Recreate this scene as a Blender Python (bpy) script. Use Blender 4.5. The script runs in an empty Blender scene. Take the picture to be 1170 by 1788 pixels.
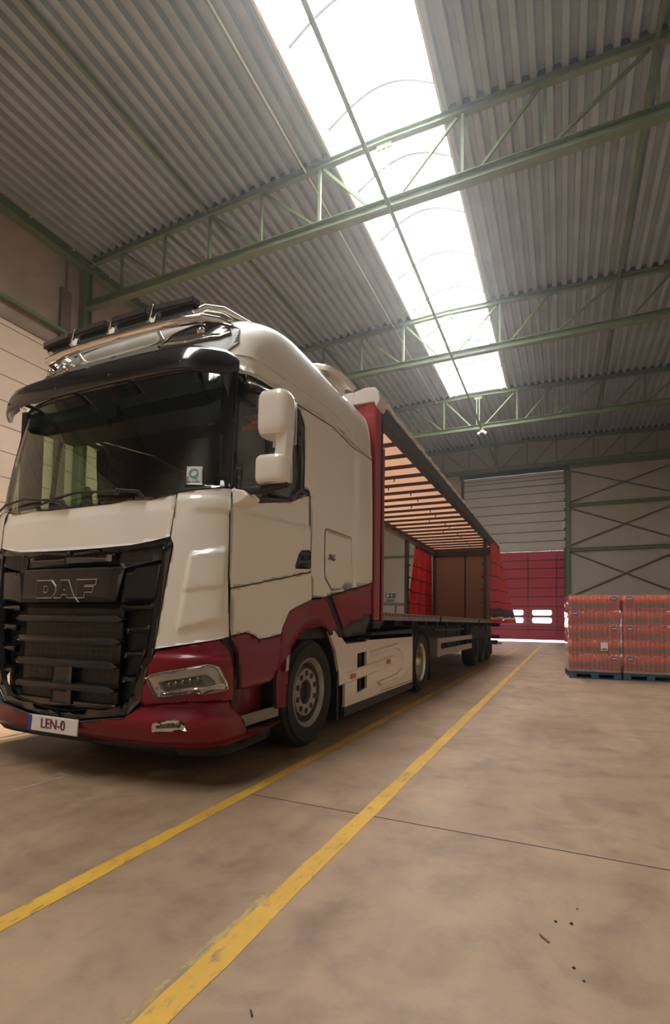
import bpy, bmesh, math, random
from mathutils import Vector, Matrix
R = math.radians
random.seed(7)
SC = bpy.context.scene
COL = SC.collection

# ------------------------------------------------------------------ camera
cam_d = bpy.data.cameras.new('camera'); cam = bpy.data.objects.new('camera', cam_d); COL.objects.link(cam)
SC.camera = cam
F_PX, CY_PX = 884.71, 1042.6
cam_d.sensor_fit = 'VERTICAL'; cam_d.sensor_height = 24.0
cam_d.lens = F_PX * 24.0 / 1788.0
cam_d.shift_y = (CY_PX - 894.0) / 1788.0
cam_d.clip_end = 300
_a, _b, _c = -0.4226689990700522, 0.047788319501658516, 0.015210055608276348
_f = Vector((math.sin(_a)*math.cos(_b), math.cos(_a)*math.cos(_b), math.sin(_b)))
_r = Vector((math.cos(_a), -math.sin(_a), 0)); _u = _r.cross(_f)
_r2 = math.cos(_c)*_r + math.sin(_c)*_u; _u2 = -math.sin(_c)*_r + math.cos(_c)*_u
cam.matrix_world = Matrix(((_r2.x,_u2.x,-_f.x,0),(_r2.y,_u2.y,-_f.y,0),(_r2.z,_u2.z,-_f.z,1.15),(0,0,0,1)))

# ------------------------------------------------------------------ exposure and light
SC.view_settings.view_transform = 'Standard'; SC.view_settings.look = 'None'
SC.view_settings.exposure = 0.90; SC.view_settings.gamma = 1.0; SC.view_settings.use_curve_mapping = False
world = bpy.data.worlds.new('sky'); SC.world = world; world.use_nodes = True
_bg = world.node_tree.nodes['Background']
_bg.inputs[0].default_value = (1.0, 0.975, 0.94, 1); _bg.inputs[1].default_value = 9.0
SC.cycles.max_bounces = 10; SC.cycles.diffuse_bounces = 6; SC.cycles.transparent_max_bounces = 16
SC.cycles.caustics_reflective = False; SC.cycles.caustics_refractive = False
SC.cycles.sample_clamp_indirect = 6.0

def portal(name, loc, rot, sx, sy):
    d = bpy.data.lights.new(name, 'AREA'); d.shape = 'RECTANGLE'; d.size = sx; d.size_y = sy
    d.cycles.is_portal = True
    o = bpy.data.objects.new(name, d); COL.objects.link(o); o.location = loc; o.rotation_euler = rot
    return o
portal('skylight_daylight', (-4.12, 10.0, 15.0), (0, 0, 0), 3.3, 36.0)
portal('added_gate_daylight', (-3.0, -10.3, 3.2), (R(90), 0, R(180)), 10.0, 6.4)  # unseen gate behind the viewer, added to light the truck front

# ------------------------------------------------------------------ materials
MATS = {}
def mat(name, col=(.5,.5,.5), rough=.5, metal=0.0, coat=0.0, bump=None, vary=None, spec=.5, emit=None, trans=0.0):
    if name in MATS: return MATS[name]
    m = bpy.data.materials.new(name); m.use_nodes = True; nt = m.node_tree
    b = nt.nodes['Principled BSDF']
    b.inputs['Base Color'].default_value = (*col, 1); b.inputs['Roughness'].default_value = rough
    b.inputs['Metallic'].default_value = metal; b.inputs['Coat Weight'].default_value = coat
    b.inputs['Coat Roughness'].default_value = .03
    b.inputs['Specular IOR Level'].default_value = spec
    tc = nt.nodes.new('ShaderNodeTexCoord')
    if vary:
        sc, amt = vary
        n = nt.nodes.new('ShaderNodeTexNoise'); n.inputs['Scale'].default_value = sc; n.inputs['Detail'].default_value = 6
        nt.links.new(tc.outputs['Object'], n.inputs['Vector'])
        r = nt.nodes.new('ShaderNodeMapRange'); r.inputs[1].default_value = .3; r.inputs[2].default_value = .7
        r.inputs[3].default_value = 1-amt; r.inputs[4].default_value = 1+amt
        nt.links.new(n.outputs['Fac'], r.inputs[0])
        mx = nt.nodes.new('ShaderNodeVectorMath'); mx.operation = 'SCALE'; mx.inputs[0].default_value = col
        nt.links.new(r.outputs[0], mx.inputs['Scale']); nt.links.new(mx.outputs[0], b.inputs['Base Color'])
    if bump:
        sc, st = bump
        n = nt.nodes.new('ShaderNodeTexNoise'); n.inputs['Scale'].default_value = sc; n.inputs['Detail'].default_value = 4
        nt.links.new(tc.outputs['Object'], n.inputs['Vector'])
        bp = nt.nodes.new('ShaderNodeBump'); bp.inputs['Strength'].default_value = st; bp.inputs['Distance'].default_value = .02
        nt.links.new(n.outputs['Fac'], bp.inputs['Height']); nt.links.new(bp.outputs[0], b.inputs['Normal'])
    if emit:
        b.inputs['Emission Color'].default_value = (*emit[0], 1); b.inputs['Emission Strength'].default_value = emit[1]
    MATS[name] = m
    return m

def glassy(name, tint, gloss_rough=.02, ior=1.5, base=.0, diffuse=None):
    m = bpy.data.materials.new(name); m.use_nodes = True; nt = m.node_tree; nt.nodes.clear()
    o = nt.nodes.new('ShaderNodeOutputMaterial'); t = nt.nodes.new('ShaderNodeBsdfTransparent'); g = nt.nodes.new('ShaderNodeBsdfGlossy')
    t.inputs[0].default_value = (*tint, 1); g.inputs['Roughness'].default_value = gloss_rough
    fr = nt.nodes.new('ShaderNodeFresnel'); fr.inputs[0].default_value = ior
    mx = nt.nodes.new('ShaderNodeMixShader')
    geo = nt.nodes.new('ShaderNodeNewGeometry'); iv = nt.nodes.new('ShaderNodeMapRange'); iv.inputs[3].default_value = ior; iv.inputs[4].default_value = 1/ior
    nt.links.new(geo.outputs['Backfacing'], iv.inputs[0]); nt.links.new(iv.outputs[0], fr.inputs[0])
    nt.links.new(fr.outputs[0], mx.inputs[0])
    src = t.outputs[0]
    if diffuse:
        d = nt.nodes.new('ShaderNodeBsdfDiffuse'); d.inputs[0].default_value = (*diffuse[0], 1)
        m2 = nt.nodes.new('ShaderNodeMixShader'); m2.inputs[0].default_value = diffuse[1]
        nt.links.new(src, m2.inputs[1]); nt.links.new(d.outputs[0], m2.inputs[2]); src = m2.outputs[0]
    nt.links.new(src, mx.inputs[1]); nt.links.new(g.outputs[0], mx.inputs[2]); nt.links.new(mx.outputs[0], o.inputs[0])
    MATS[name] = m
    return m

WHITE = mat('white_paint', (.86,.815,.725), .35, coat=1.0)
RED = mat('dark_red_paint', (.20,.002,.016), .42, coat=.5, spec=.25)
GLOSSBLACK = mat('gloss_black', (.008,.007,.007), .14, coat=.3, spec=.4)
MATTBLACK = mat('matt_black_plastic', (.018,.016,.015), .55)
DARKGREY = mat('dark_grey_plastic', (.05,.047,.043), .6)
LINER = mat('cab_lining', (.045,.042,.038), .8)
CHROME = mat('chrome', (.78,.75,.70), .10, metal=1.0)
STEELG = mat('silver_plastic', (.20,.195,.185), .45, metal=.3)
ALU = mat('brushed_aluminium', (.55,.53,.50), .35, metal=.9, bump=(60,.1))
RUBBER = mat('tyre_rubber', (.017,.016,.015), .75, bump=(40,.15))
RIM = mat('wheel_silver', (.34,.32,.30), .42, metal=.6, vary=(9,.2))
RIMW = mat('polished_wheel', (.62,.60,.57), .22, metal=.9)
CHASSIS = mat('chassis_black', (.016,.015,.014), .6)
GLASS = glassy('tinted_glass', (.80,.87,.76), ior=1.6)
SMOKE = glassy('smoked_lens', (.35,.33,.3))
CLEAR = glassy('clear_lens', (.93,.93,.93))
WRAP = glassy('stretch_film', (.95,.92,.91), .10, 1.4, diffuse=((.80,.72,.70), .15))
MIRRORM = mat('mirror_glass', (.8,.8,.8), .02, metal=1.0)
GREEN = mat('green_steel_paint', (.135,.175,.080), .5, vary=(3,.12))
BROWNST = mat('brown_steel', (.14,.10,.075), .6, vary=(4,.2))
ORANGE = mat('amber_lens', (.55,.13,.04), .25)
LEDGL = mat('led_lens', (.06,.055,.05), .15, coat=.5)
TRED = mat('trailer_red_paint', (.36,.010,.014), .38, coat=.5)
CURT = mat('red_curtain_tarp', (.62,.010,.015), .42, spec=.6)
CURTBLK = mat('curtain_strap', (.03,.02,.02), .6)
TARPW = mat('white_tarp', (.62,.55,.49), .55)
RAILG = mat('trailer_rail_grey', (.05,.045,.042), .5)
PLYW = mat('rear_door_panel', (.36,.275,.22), .6, vary=(1.5,.06))
BLUEP = mat('blue_pallet_paint', (.035,.09,.14), .7, vary=(8,.3))
WHITEPL = mat('white_plastic', (.8,.78,.74), .5)
PAPER = mat('paper_label', (.72,.66,.62), .7)
YELLOW = None

# ------------------------------------------------------------------ object helpers
def props(o, label=None, cat=None, group=None, kind=None):
    if label: o['label'] = label
    if cat: o['category'] = cat
    if group: o['group'] = group
    if kind: o['kind'] = kind
    return o
def thing(name, label, cat, loc=(0,0,0), group=None, rotz=0):
    o = bpy.data.objects.new(name, None); COL.objects.link(o); o.location = loc; o.rotation_euler = (0,0,rotz)
    o.empty_display_size = .1
    return props(o, label, cat, group)
def base_of(parent):
    v = Vector((0,0,0))
    while parent is not None: v += parent.location; parent = parent.parent
    return v

class MB:
    """collects shapes in world coordinates; done() links them as ONE mesh object"""
    def __init__(s): s.bm = bmesh.new()
    def _m(s, verts, mi):
        fs = set()
        for v in verts:
            for f in v.link_faces: fs.add(f)
        for f in fs: f.material_index = mi
    def box(s, c, d, rot=None, mi=0):
        M = Matrix.Translation(c) @ (rot.to_4x4() if rot else Matrix.Identity(4)) @ Matrix.Diagonal((*d,1))
        g = bmesh.ops.create_cube(s.bm, size=1.0, matrix=M); s._m(g['verts'], mi); return s
    def span(s, a, b, mi=0):
        a = Vector(a); b = Vector(b); return s.box((a+b)/2, [abs(x) for x in (b-a)], mi=mi)
    def bar(s, a, b, w, h, up=(0,0,1), mi=0):
        a = Vector(a); b = Vector(b); d = b-a; L = d.length; y = d.normalized(); u = Vector(up)
        x = y.cross(u)
        if x.length < 1e-5: x = y.cross(Vector((1,0,0)))
        x.normalize(); z = x.cross(y)
        return s.box((a+b)/2, (w, L, h), Matrix((x,y,z)).transposed(), mi)
    def cyl(s, a, b, r, n=16, r2=None, mi=0, caps=True):
        a = Vector(a); b = Vector(b); d = b-a
        M = Matrix.Translation((a+b)/2) @ d.to_track_quat('Z','Y').to_matrix().to_4x4()
        g = bmesh.ops.create_cone(s.bm, cap_ends=caps, segments=n, radius1=r, radius2=r if r2 is None else r2, depth=d.length, matrix=M)
        s._m(g['verts'], mi); return s
    def ball(s, c, r, n=12, sc=(1,1,1), mi=0):
        g = bmesh.ops.create_uvsphere(s.bm, u_segments=n, v_segments=max(6,n//2), radius=r, matrix=Matrix.Translation(c) @ Matrix.Diagonal((*sc,1)))
        s._m(g['verts'], mi); return s
    def tube(s, pts, r, n=10, mi=0, closed=False):
        pts = [Vector(p) for p in pts]; N = len(pts); rings = []
        prev = None
        for i, p in enumerate(pts):
            if closed: t = pts[(i+1)%N]-pts[i-1]
            else: t = pts[min(i+1,N-1)]-pts[max(i-1,0)]
            t.normalize()
            if prev is None:
                u = t.cross(Vector((0,0,1)));
                if u.length < 1e-4: u = t.cross(Vector((1,0,0)))
            else: u = prev - t*prev.dot(t)
            u.normalize(); prev = u; v = t.cross(u)
            rr = r[i] if isinstance(r, (list,tuple)) else r
            rings.append([s.bm.verts.new(p + (u*math.cos(k*2*math.pi/n)+v*math.sin(k*2*math.pi/n))*rr) for k in range(n)])
        for i in range(N if closed else N-1):
            A = rings[i]; Bq = rings[(i+1)%N]
            for k in range(n):
                s.bm.faces.new((A[k],A[(k+1)%n],Bq[(k+1)%n],Bq[k])).material_index = mi
        if not closed:
            s.bm.faces.new(rings[0][::-1]).material_index = mi; s.bm.faces.new(rings[-1]).material_index = mi
        return s
    def prism(s, poly, fn, t0, t1, mi=0):
        """poly of 2D points, fn(u,v,t)->xyz"""
        a = [s.bm.verts.new(fn(u,v,t0)) for u,v in poly]; b = [s.bm.verts.new(fn(u,v,t1)) for u,v in poly]
        n = len(poly); s.bm.faces.new(a[::-1]).material_index = mi; s.bm.faces.new(b).material_index = mi
        for i in range(n): s.bm.faces.new((a[i],a[(i+1)%n],b[(i+1)%n],b[i])).material_index = mi
        return s
    def lathe(s, prof, c, axis='X', n=48, mi=0, close=False):
        """prof = [(along axis, radius)]"""
        rings = []; c = Vector(c)
        for a, r in prof:
            ring = []
            for k in range(n):
                t = 2*math.pi*k/n
                if axis == 'X': q = Vector((a, r*math.cos(t), r*math.sin(t)))
                elif axis == 'Y': q = Vector((r*math.cos(t), a, r*math.sin(t)))
                else: q = Vector((r*math.cos(t), r*math.sin(t), a))
                ring.append(s.bm.verts.new(c+q))
            rings.append(ring)
        m = len(rings)
        for i in range(m if close else m-1):
            A = rings[i]; Bq = rings[(i+1)%m]
            for k in range(n): s.bm.faces.new((A[k],A[(k+1)%n],Bq[(k+1)%n],Bq[k])).material_index = mi
        return s
    def grid(s, fn, nu, nv, mi=0):
        V = [[s.bm.verts.new(fn(i/nu, j/nv)) for j in range(nv+1)] for i in range(nu+1)]
        for i in range(nu):
            for j in range(nv): s.bm.faces.new((V[i][j],V[i+1][j],V[i+1][j+1],V[i][j+1])).material_index = mi
        return s
    def done(s, name, mats, parent=None, smooth=False, bevel=0, auto=None, solid=None):
        bmesh.ops.recalc_face_normals(s.bm, faces=s.bm.faces) if smooth != 'keep' else None
        me = bpy.data.meshes.new(name); s.bm.to_mesh(me); s.bm.free()
        b = base_of(parent); me.transform(Matrix.Translation(-b))
        for m in (mats if isinstance(mats,(list,tuple)) else [mats]): me.materials.append(m)
        o = bpy.data.objects.new(name, me); COL.objects.link(o); o.parent = parent
        if smooth:
            me.polygons.foreach_set('use_smooth', [True]*len(me.polygons))
            try: me.set_sharp_from_angle(angle=R(auto or 38))
            except Exception: pass
        if solid:
            md = o.modifiers.new('solid','SOLIDIFY'); md.thickness = solid; md.offset = 0
        if bevel:
            md = o.modifiers.new('bevel','BEVEL'); md.width = bevel; md.segments = 2; md.limit_method = 'ANGLE'; md.angle_limit = R(35)
        return o
def copy_tree(o, parent=None):
    c = o.copy(); COL.objects.link(c); c.parent = parent
    for ch in o.children: copy_tree(ch, c)
    return c
def struct(mb, name, mats, **k):
    o = mb.done(name, mats, **k); o['kind'] = 'structure'; return o
def text(name, body, size, loc, rot, m, parent, extrude=.002, shear=0, sx=1):
    cu = bpy.data.curves.new(name, 'FONT'); cu.body = body; cu.size = size; cu.extrude = extrude; cu.shear = shear
    cu.align_x = 'CENTER'; cu.align_y = 'CENTER'
    o = bpy.data.objects.new(name+'_tmp', cu); COL.objects.link(o)
    dg = bpy.context.evaluated_depsgraph_get(); dg.update()
    me = bpy.data.meshes.new_from_object(o.evaluated_get(dg)); bpy.data.objects.remove(o)
    if not isinstance(rot, Matrix): rot = Matrix.Rotation(rot[2],4,'Z') @ Matrix.Rotation(rot[1],4,'Y') @ Matrix.Rotation(rot[0],4,'X')
    me.transform(Matrix.Translation(Vector(loc)-base_of(parent)) @ rot @ Matrix.Diagonal((sx,1,1,1)))
    me.materials.clear(); me.materials.append(m); me.name = name
    t = bpy.data.objects.new(name, me); COL.objects.link(t); t.parent = parent
    return t
# ================================================================== THE HALL
XL, XR, YF, YK = -15.0, 7.05, -10.0, 36.4     # left / right wall, wall behind the viewer, far wall
ZD = 13.72                                     # underside of the roof deck
SKX0, SKX1, SKY0, SKY1 = -5.62, -2.62, -7.5, 27.45
RIDGE = -4.12
def roof_z(x): return 13.66 - .03*abs(x-RIDGE)

# floor: worn concrete
def floor_material(name, tint=(1,1,1)):
    m = bpy.data.materials.new(name); m.use_nodes = True; nt = m.node_tree; N = nt.nodes; L = nt.links
    b = N['Principled BSDF']; tc = N.new('ShaderNodeTexCoord')
    def noise(sc, det=8, rough=.6, dist=0):
        n = N.new('ShaderNodeTexNoise'); n.inputs['Scale'].default_value = sc; n.inputs['Detail'].default_value = det
        n.inputs['Roughness'].default_value = rough; n.inputs['Distortion'].default_value = dist
        L.new(tc.outputs['Object'], n.inputs['Vector']); return n
    def ramp(src, stops):
        r = N.new('ShaderNodeValToRGB'); L.new(src, r.inputs[0])
        while len(r.color_ramp.elements) < len(stops): r.color_ramp.elements.new(.5)
        for e, (p, c) in zip(r.color_ramp.elements, stops): e.position = p; e.color = (*[a*t for a, t in zip(c, tint)], 1)
        return r
    def mul(a, bb, f=1.0):
        x = N.new('ShaderNodeMix'); x.data_type = 'RGBA'; x.blend_type = 'MULTIPLY'; x.inputs[0].default_value = f
        L.new(a, x.inputs[6]); L.new(bb, x.inputs[7]); return x.outputs[2]
    big = noise(.9, 10, .62, .6)
    c = ramp(big.outputs['Fac'], [(.30,(.235,.158,.100)),(.46,(.315,.214,.138)),(.58,(.35,.240,.155)),(.75,(.42,.290,.188))]).outputs[0]
    mid = noise(5.5, 8, .7); c = mul(c, ramp(mid.outputs['Fac'], [(.30,(.74,.74,.76)),(.5,(1,1,1)),(.70,(1.12,1.07,1.02))]).outputs[0], .85)
    # long streaks left by wheels
    mp = N.new('ShaderNodeMapping'); mp.inputs['Scale'].default_value = (2.6,.28,1); mp.inputs['Rotation'].default_value = (0,0,R(-14)); L.new(tc.outputs['Object'], mp.inputs['Vector'])
    st = N.new('ShaderNodeTexNoise'); st.inputs['Scale'].default_value = 1.2; st.inputs['Detail'].default_value = 6; L.new(mp.outputs[0], st.inputs['Vector'])
    c = mul(c, ramp(st.outputs['Fac'], [(.30,(.82,.82,.84)),(.52,(1,1,1)),(.8,(1.06,1.04,1.0))]).outputs[0], .7)
    # dark blotches
    bl = noise(2.2, 5, .55, 1.2); c = mul(c, ramp(bl.outputs['Fac'], [(.50,(1,1,1)),(.60,(.84,.83,.82)),(.70,(.72,.71,.72))]).outputs[0], .85)
    sp = noise(46, 3, .6); c = mul(c, ramp(sp.outputs['Fac'], [(.25,(.7,.69,.68)),(.36,(1,1,1))]).outputs[0], .5)
    L.new(c, b.inputs['Base Color'])
    rr = N.new('ShaderNodeMapRange'); rr.inputs[3].default_value = .38; rr.inputs[4].default_value = .62; L.new(mid.outputs['Fac'], rr.inputs[0]); L.new(rr.outputs[0], b.inputs['Roughness'])
    bp = N.new('ShaderNodeBump'); bp.inputs['Strength'].default_value = .12; bp.inputs['Distance'].default_value = .01
    L.new(sp.outputs['Fac'], bp.inputs['Height']); L.new(bp.outputs[0], b.inputs['Normal'])
    b.inputs['Specular IOR Level'].default_value = .35
    return m
FLOORM = floor_material('worn_concrete_floor')
FLOORL = floor_material('lit_concrete_floor', (1.22,1.20,1.18))  # lit floor left of the truck, its brightness put into the tint
struct(MB().span((-4.78,-14,-.2),(12,60,0)), 'floor', FLOORM)
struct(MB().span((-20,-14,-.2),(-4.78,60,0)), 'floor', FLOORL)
# saw-cut joints in the slab
j = MB()
for yy in (2.89,): j.span((-1.95,yy-.004,-.001),(XR,yy+.004,.0012))
struct(j, 'trim_1', mat('joint_dirt', (.055,.035,.035), .9))

# yellow bay lines, worn paint
def paint_material(name, col, wear, soft=14):
    m = bpy.data.materials.new(name); m.use_nodes = True; nt = m.node_tree; N = nt.nodes; L = nt.links
    b = N['Principled BSDF']; b.inputs['Roughness'].default_value = .5
    tc = N.new('ShaderNodeTexCoord'); n = N.new('ShaderNodeTexNoise'); n.inputs['Scale'].default_value = soft; n.inputs['Detail'].default_value = 9; n.inputs['Roughness'].default_value = .7
    mp = N.new('ShaderNodeMapping'); mp.inputs['Scale'].default_value = (2.2,.8,1); L.new(tc.outputs['Object'], mp.inputs[0]); L.new(mp.outputs[0], n.inputs['Vector'])
    r = N.new('ShaderNodeValToRGB'); r.color_ramp.elements[0].position = wear-.06; r.color_ramp.elements[1].position = wear+.05
    r.color_ramp.elements[0].color = (.28,.20,.12,1); r.color_ramp.elements[1].color = (*col, 1)
    L.new(n.outputs['Fac'], r.inputs[0])
    n2 = N.new('ShaderNodeTexNoise'); n2.inputs['Scale'].default_value = 2.2; n2.inputs['Detail'].default_value = 6; L.new(tc.outputs['Object'], n2.inputs['Vector'])
    r2 = N.new('ShaderNodeMapRange'); r2.inputs[1].default_value = .3; r2.inputs[2].default_value = .7; r2.inputs[3].default_value = .72; r2.inputs[4].default_value = 1.05; L.new(n2.outputs['Fac'], r2.inputs[0])
    v = N.new('ShaderNodeVectorMath'); v.operation = 'SCALE'; L.new(r.outputs[0], v.inputs[0]); L.new(r2.outputs[0], v.inputs['Scale']); L.new(v.outputs[0], b.inputs['Base Color'])
    return m
YELP = paint_material('yellow_floor_paint', (.66,.38,.045), .40)
YELP2 = paint_material('pale_yellow_floor_paint', (.46,.34,.12), .50, 9)
def strip(xc, w, y0, y1, z=.0015, wob=.006):
    m = MB(); n = 160
    a = []; b = []
    for i in range(n+1):
        y = y0+(y1-y0)*i/n; o1 = random.uniform(-wob,wob); o2 = random.uniform(-wob,wob)
        a.append(m.bm.verts.new((xc-w/2+o1,y,z))); b.append(m.bm.verts.new((xc+w/2+o2,y,z)))
    for i in range(n): m.bm.faces.new((a[i],b[i],b[i+1],a[i+1]))
    return m
o = strip(-1.075,.098,-1,29).done('floor_line', YELP); props(o, 'wider yellow floor line nearest the viewer, running along the open aisle', 'floor marking')
o = strip(-1.925,.085,-1,26).done('floor_line', YELP); props(o, 'narrower yellow floor line close along the wheels of the truck', 'floor marking')
o = strip(-1.13,.05,-1,1.9,.0008,.012).done('floor_line', YELP2); props(o, 'faded ghost of older pale yellow paint beside the wide yellow line', 'floor marking')
o = strip(-4.86,.06,-1,4.2,.001,.006).done('floor_line', YELP2); props(o, 'faint pale yellow line on the floor left of the truck', 'floor marking')
PW = mat('white_floor_paint', (.42,.35,.29), .6, vary=(12,.3))
m = MB(); m.box((-3.30,2.42,.001),(.018,.42,.002), Matrix.Rotation(R(-4),3,'Z')); m.box((-3.325,2.63,.001),(.17,.028,.002)); o = m.done('floor_mark', PW); props(o, 'small white T shaped mark on the floor in front of the truck', 'floor marking')

# left wall: pale planks below, large concrete slab above
WALLW = mat('pale_wall_panel', (.78,.63,.50), .75, vary=(.8,.05), bump=(6,.05))
WALLC = mat('grey_brown_concrete', (.34,.27,.215), .85, vary=(.7,.16), bump=(14,.25))
JOINT = mat('wall_joint', (.12,.08,.065), .9)
LEDGE = mat('concrete_ledge', (.28,.23,.19), .8, vary=(3,.1))
w = MB(); w.span((XL-.3,YF,0),(XL,YK,9.92)); struct(w, 'wall_left', WALLW)
w = MB(); w.span((XL-.3,YF,9.92),(XL-.0,YK,14.2)); struct(w, 'wall_left', WALLC)
w = MB()
for k in range(13):
    z = 9.75-.75*k
    if z > 0: w.span((XL-.01,YF,z-.011),(XL+.004,YK,z+.011))
struct(w, 'trim_2', JOINT)
w = MB().span((XL,YF,9.93),(XL+.07,YK,10.03)); struct(w, 'trim_3', LEDGE)

# right wall and wall behind the viewer (with an unseen gate opening added for front light)
CLAD = None
def cladding(name, col, pitch, depth, axis):
    m = bpy.data.materials.new(name); m.use_nodes = True; nt = m.node_tree; N = nt.nodes; L = nt.links
    b = N['Principled BSDF']; b.inputs['Base Color'].default_value = (*col,1); b.inputs['Roughness'].default_value = .55
    tc = N.new('ShaderNodeTexCoord'); wv = N.new('ShaderNodeTexWave'); wv.wave_type = 'BANDS'; wv.bands_direction = axis
    wv.inputs['Scale'].default_value = .314/pitch; wv.inputs['Distortion'].default_value = 0
    L.new(tc.outputs['Object'], wv.inputs['Vector'])
    bp = N.new('ShaderNodeBump'); bp.inputs['Strength'].default_value = .5; bp.inputs['Distance'].default_value = depth
    L.new(wv.outputs['Fac'], bp.inputs['Height']); L.new(bp.outputs[0], b.inputs['Normal'])
    return m
CLAD = cladding('ribbed_wall_cladding', (.42,.38,.31), .10, .006, 'X')
CLADR = cladding('ribbed_side_cladding', (.58,.55,.48), .10, .006, 'Y')
struct(MB().span((XR,YF,0),(XR+.2,YK,14.2)), 'wall_right', CLADR)
w = MB(); w.span((XL-.3,YF-.3,0),(-8,YF,14.2)); w.span((2,YF-.3,0),(XR+.2,YF,14.2)); w.span((-8,YF-.3,6.4),(2,YF,14.2)); struct(w, 'wall_front', CLAD)
GATEDIM = bpy.data.materials.new('gate_light_filter'); GATEDIM.use_nodes = True  # sheet added across the unseen gate to dim and warm its light
_n = GATEDIM.node_tree.nodes; _l = GATEDIM.node_tree.links; _n.clear(); _o = _n.new('ShaderNodeOutputMaterial'); _t = _n.new('ShaderNodeBsdfTransparent'); _t.inputs[0].default_value = (.11,.097,.075,1); _l.new(_t.outputs[0], _o.inputs[0])
struct(MB().span((-8,YF-.02,0),(2,YF-.0,6.4)), 'added_gate_sheet', GATEDIM)

# far wall: opening from x=-6.35 to .10, red fabric gate below, white sectional panels above
DX0, DX1, DZ = -6.35, .10, 6.05
w = MB(); w.span((DX1+.32,YK,0),(XR+.2,YK+.2,14.2)); w.span((XL-.3,YK,0),(DX0-.2,YK+.2,14.2)); w.span((DX0-.2,YK,11.35),(DX1+.32,YK+.2,14.2))
struct(w, 'wall_back', CLAD)
OUT = mat('yard_paving', (.75,.75,.73), .8)
w = MB().span((-20,YK+.4,-.0),(12,60,.012)); struct(w, 'trim_4', OUT)
# red fabric fast gate
GATE = bpy.data.materials.new('red_gate_fabric'); GATE.use_nodes = True
_n = GATE.node_tree.nodes; _l = GATE.node_tree.links; _p = _n['Principled BSDF']; _p.inputs['Base Color'].default_value = (.46,.008,.036,1); _p.inputs['Roughness'].default_value = .45
_t = _n.new('ShaderNodeBsdfTranslucent'); _t.inputs[0].default_value = (.20,.002,.008,1); _mx = _n.new('ShaderNodeMixShader'); _mx.inputs[0].default_value = .07
_l.new(_p.outputs[0], _mx.inputs[1]); _l.new(_t.outputs[0], _mx.inputs[2]); _l.new(_mx.outputs[0], _n['Material Output'].inputs[0])
gz = [.15,.55,.80,1.00,1.70,2.35,3.0,3.6,4.25,4.9,5.45,6.05]
wx = [(-6.0,-4.40),(-3.95,-2.42),(-1.86,-.66)]; wz = [(1.24,1.60),(1.76,2.11)]
m = MB(); xs = [DX0]; 
for a, b in wx: xs += [a, b]
xs.append(DX1)
YG = YK+.05
m.span((DX0,YG-.012,2.11),(DX1,YG+.012,DZ)); m.span((DX0,YG-.012,.16),(DX1,YG+.012,1.24)); m.span((DX0,YG-.012,1.60),(DX1,YG+.012,1.76))
for i in range(0,len(xs),2):
    for z0, z1 in wz: m.span((xs[i],YG-.012,z0),(xs[i+1],YG+.012,z1))
gate = m.done('door_1', GATE); gate['kind'] = 'structure'
m = MB()
for z in gz[2:-1]: m.cyl((DX0,YG-.02,z),(DX1,YG-.02,z),.034,6)
m.cyl((DX0,YG-.03,.17),(DX1,YG-.03,.17),.05,8)
m.done('gate_seam', mat('gate_seam_red', (.13,.004,.012), .5), gate)
m = MB()
for x in (-5.1,-2.12,-.36): m.box((x,YG-.045,3.2),(.055,.012,5.2)); m.box((x,YG-.05,.62),(.09,.03,.10))
m.done('gate_strap', CURTBLK, gate)
WINP = bpy.data.materials.new('milky_gate_window'); WINP.use_nodes = True
_n = WINP.node_tree.nodes; _l = WINP.node_tree.links; _n.clear(); _o = _n.new('ShaderNodeOutputMaterial'); _t = _n.new('ShaderNodeBsdfTransparent'); _t.inputs[0].default_value = (.30,.22,.23,1)
_l.new(_t.outputs[0], _o.inputs[0])
for a, b in wx:
    for z0, z1 in wz:
        m = MB()
        r = .12; pts = []
        for cx, cz, s0 in ((b-r,z1-r,0),(a+r,z1-r,90),(a+r,z0+r,180),(b-r,z0+r,270)):
            for k in range(7): pts.append((cx+r*math.cos(R(s0+15*k)), cz+r*math.sin(R(s0+15*k))))
        # red rounded surround closing the rectangular hole
        outer = [(b,z1),(a,z1),(a,z0),(b,z0)]
        for q in range(4):
            seg = pts[q*7:(q+1)*7]; c = outer[q]
            f = [m.bm.verts.new((c[0],YG-.011,c[1]))]+[m.bm.verts.new((p[0],YG-.011,p[1])) for p in seg]
            m.bm.faces.new(f)
        m.done('window_corner', GATE, gate, solid=.006)
        m = MB(); m.bm.faces.new([m.bm.verts.new((p[0],YG,p[1])) for p in pts]); m.done('gate_window', WINP, gate)
# white sectional panels above
PANW = mat('white_door_panel', (.47,.44,.37), .5, vary=(.9,.05))
SEAM = mat('panel_seam', (.07,.065,.055), .7)
edges = [6.07,6.72,7.37,8.02,8.67,9.32,9.97,10.50,10.90,11.15,11.32]
d2 = MB().span((DX0-.02,YK-.04,6.07),(DX1+.02,YK+.03,edges[-1])).done('door_2', PANW); d2['kind'] = 'structure'
m = MB()
for z in edges: m.span((DX0-.04,YK-.055,z-.028),(DX1+.03,YK-.035,z+.012))
m.done('panel_joint', SEAM, d2)
for x in (-.8+DX1-.9, DX1-2.95, DX1-4.1):
    for z in edges[1:7]:
        m = MB(); m.ball((x,YK-.06,z-.3),.045,8); m.done('panel_bolt', WHITEPL, d2)
m = MB(); m.span((DX1-.0,YK-.02,0),(DX1+.34,YK+.10,11.5)); m.done('jamb', mat('dark_green_jamb', (.05,.055,.04), .6), d2)
m = MB()
for z in edges[1:8]: m.box((DX1+.04,YK-.07,z-.27),(.24,.05,.42))
m.done('hinge_plate', mat('galvanised', (.42,.43,.38), .4, metal=.4), d2)
m = MB()
for s in (DX0-.08, ): m.span((s-.13,YK-.16,0),(s+.06,YK+.06,11.5))
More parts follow.
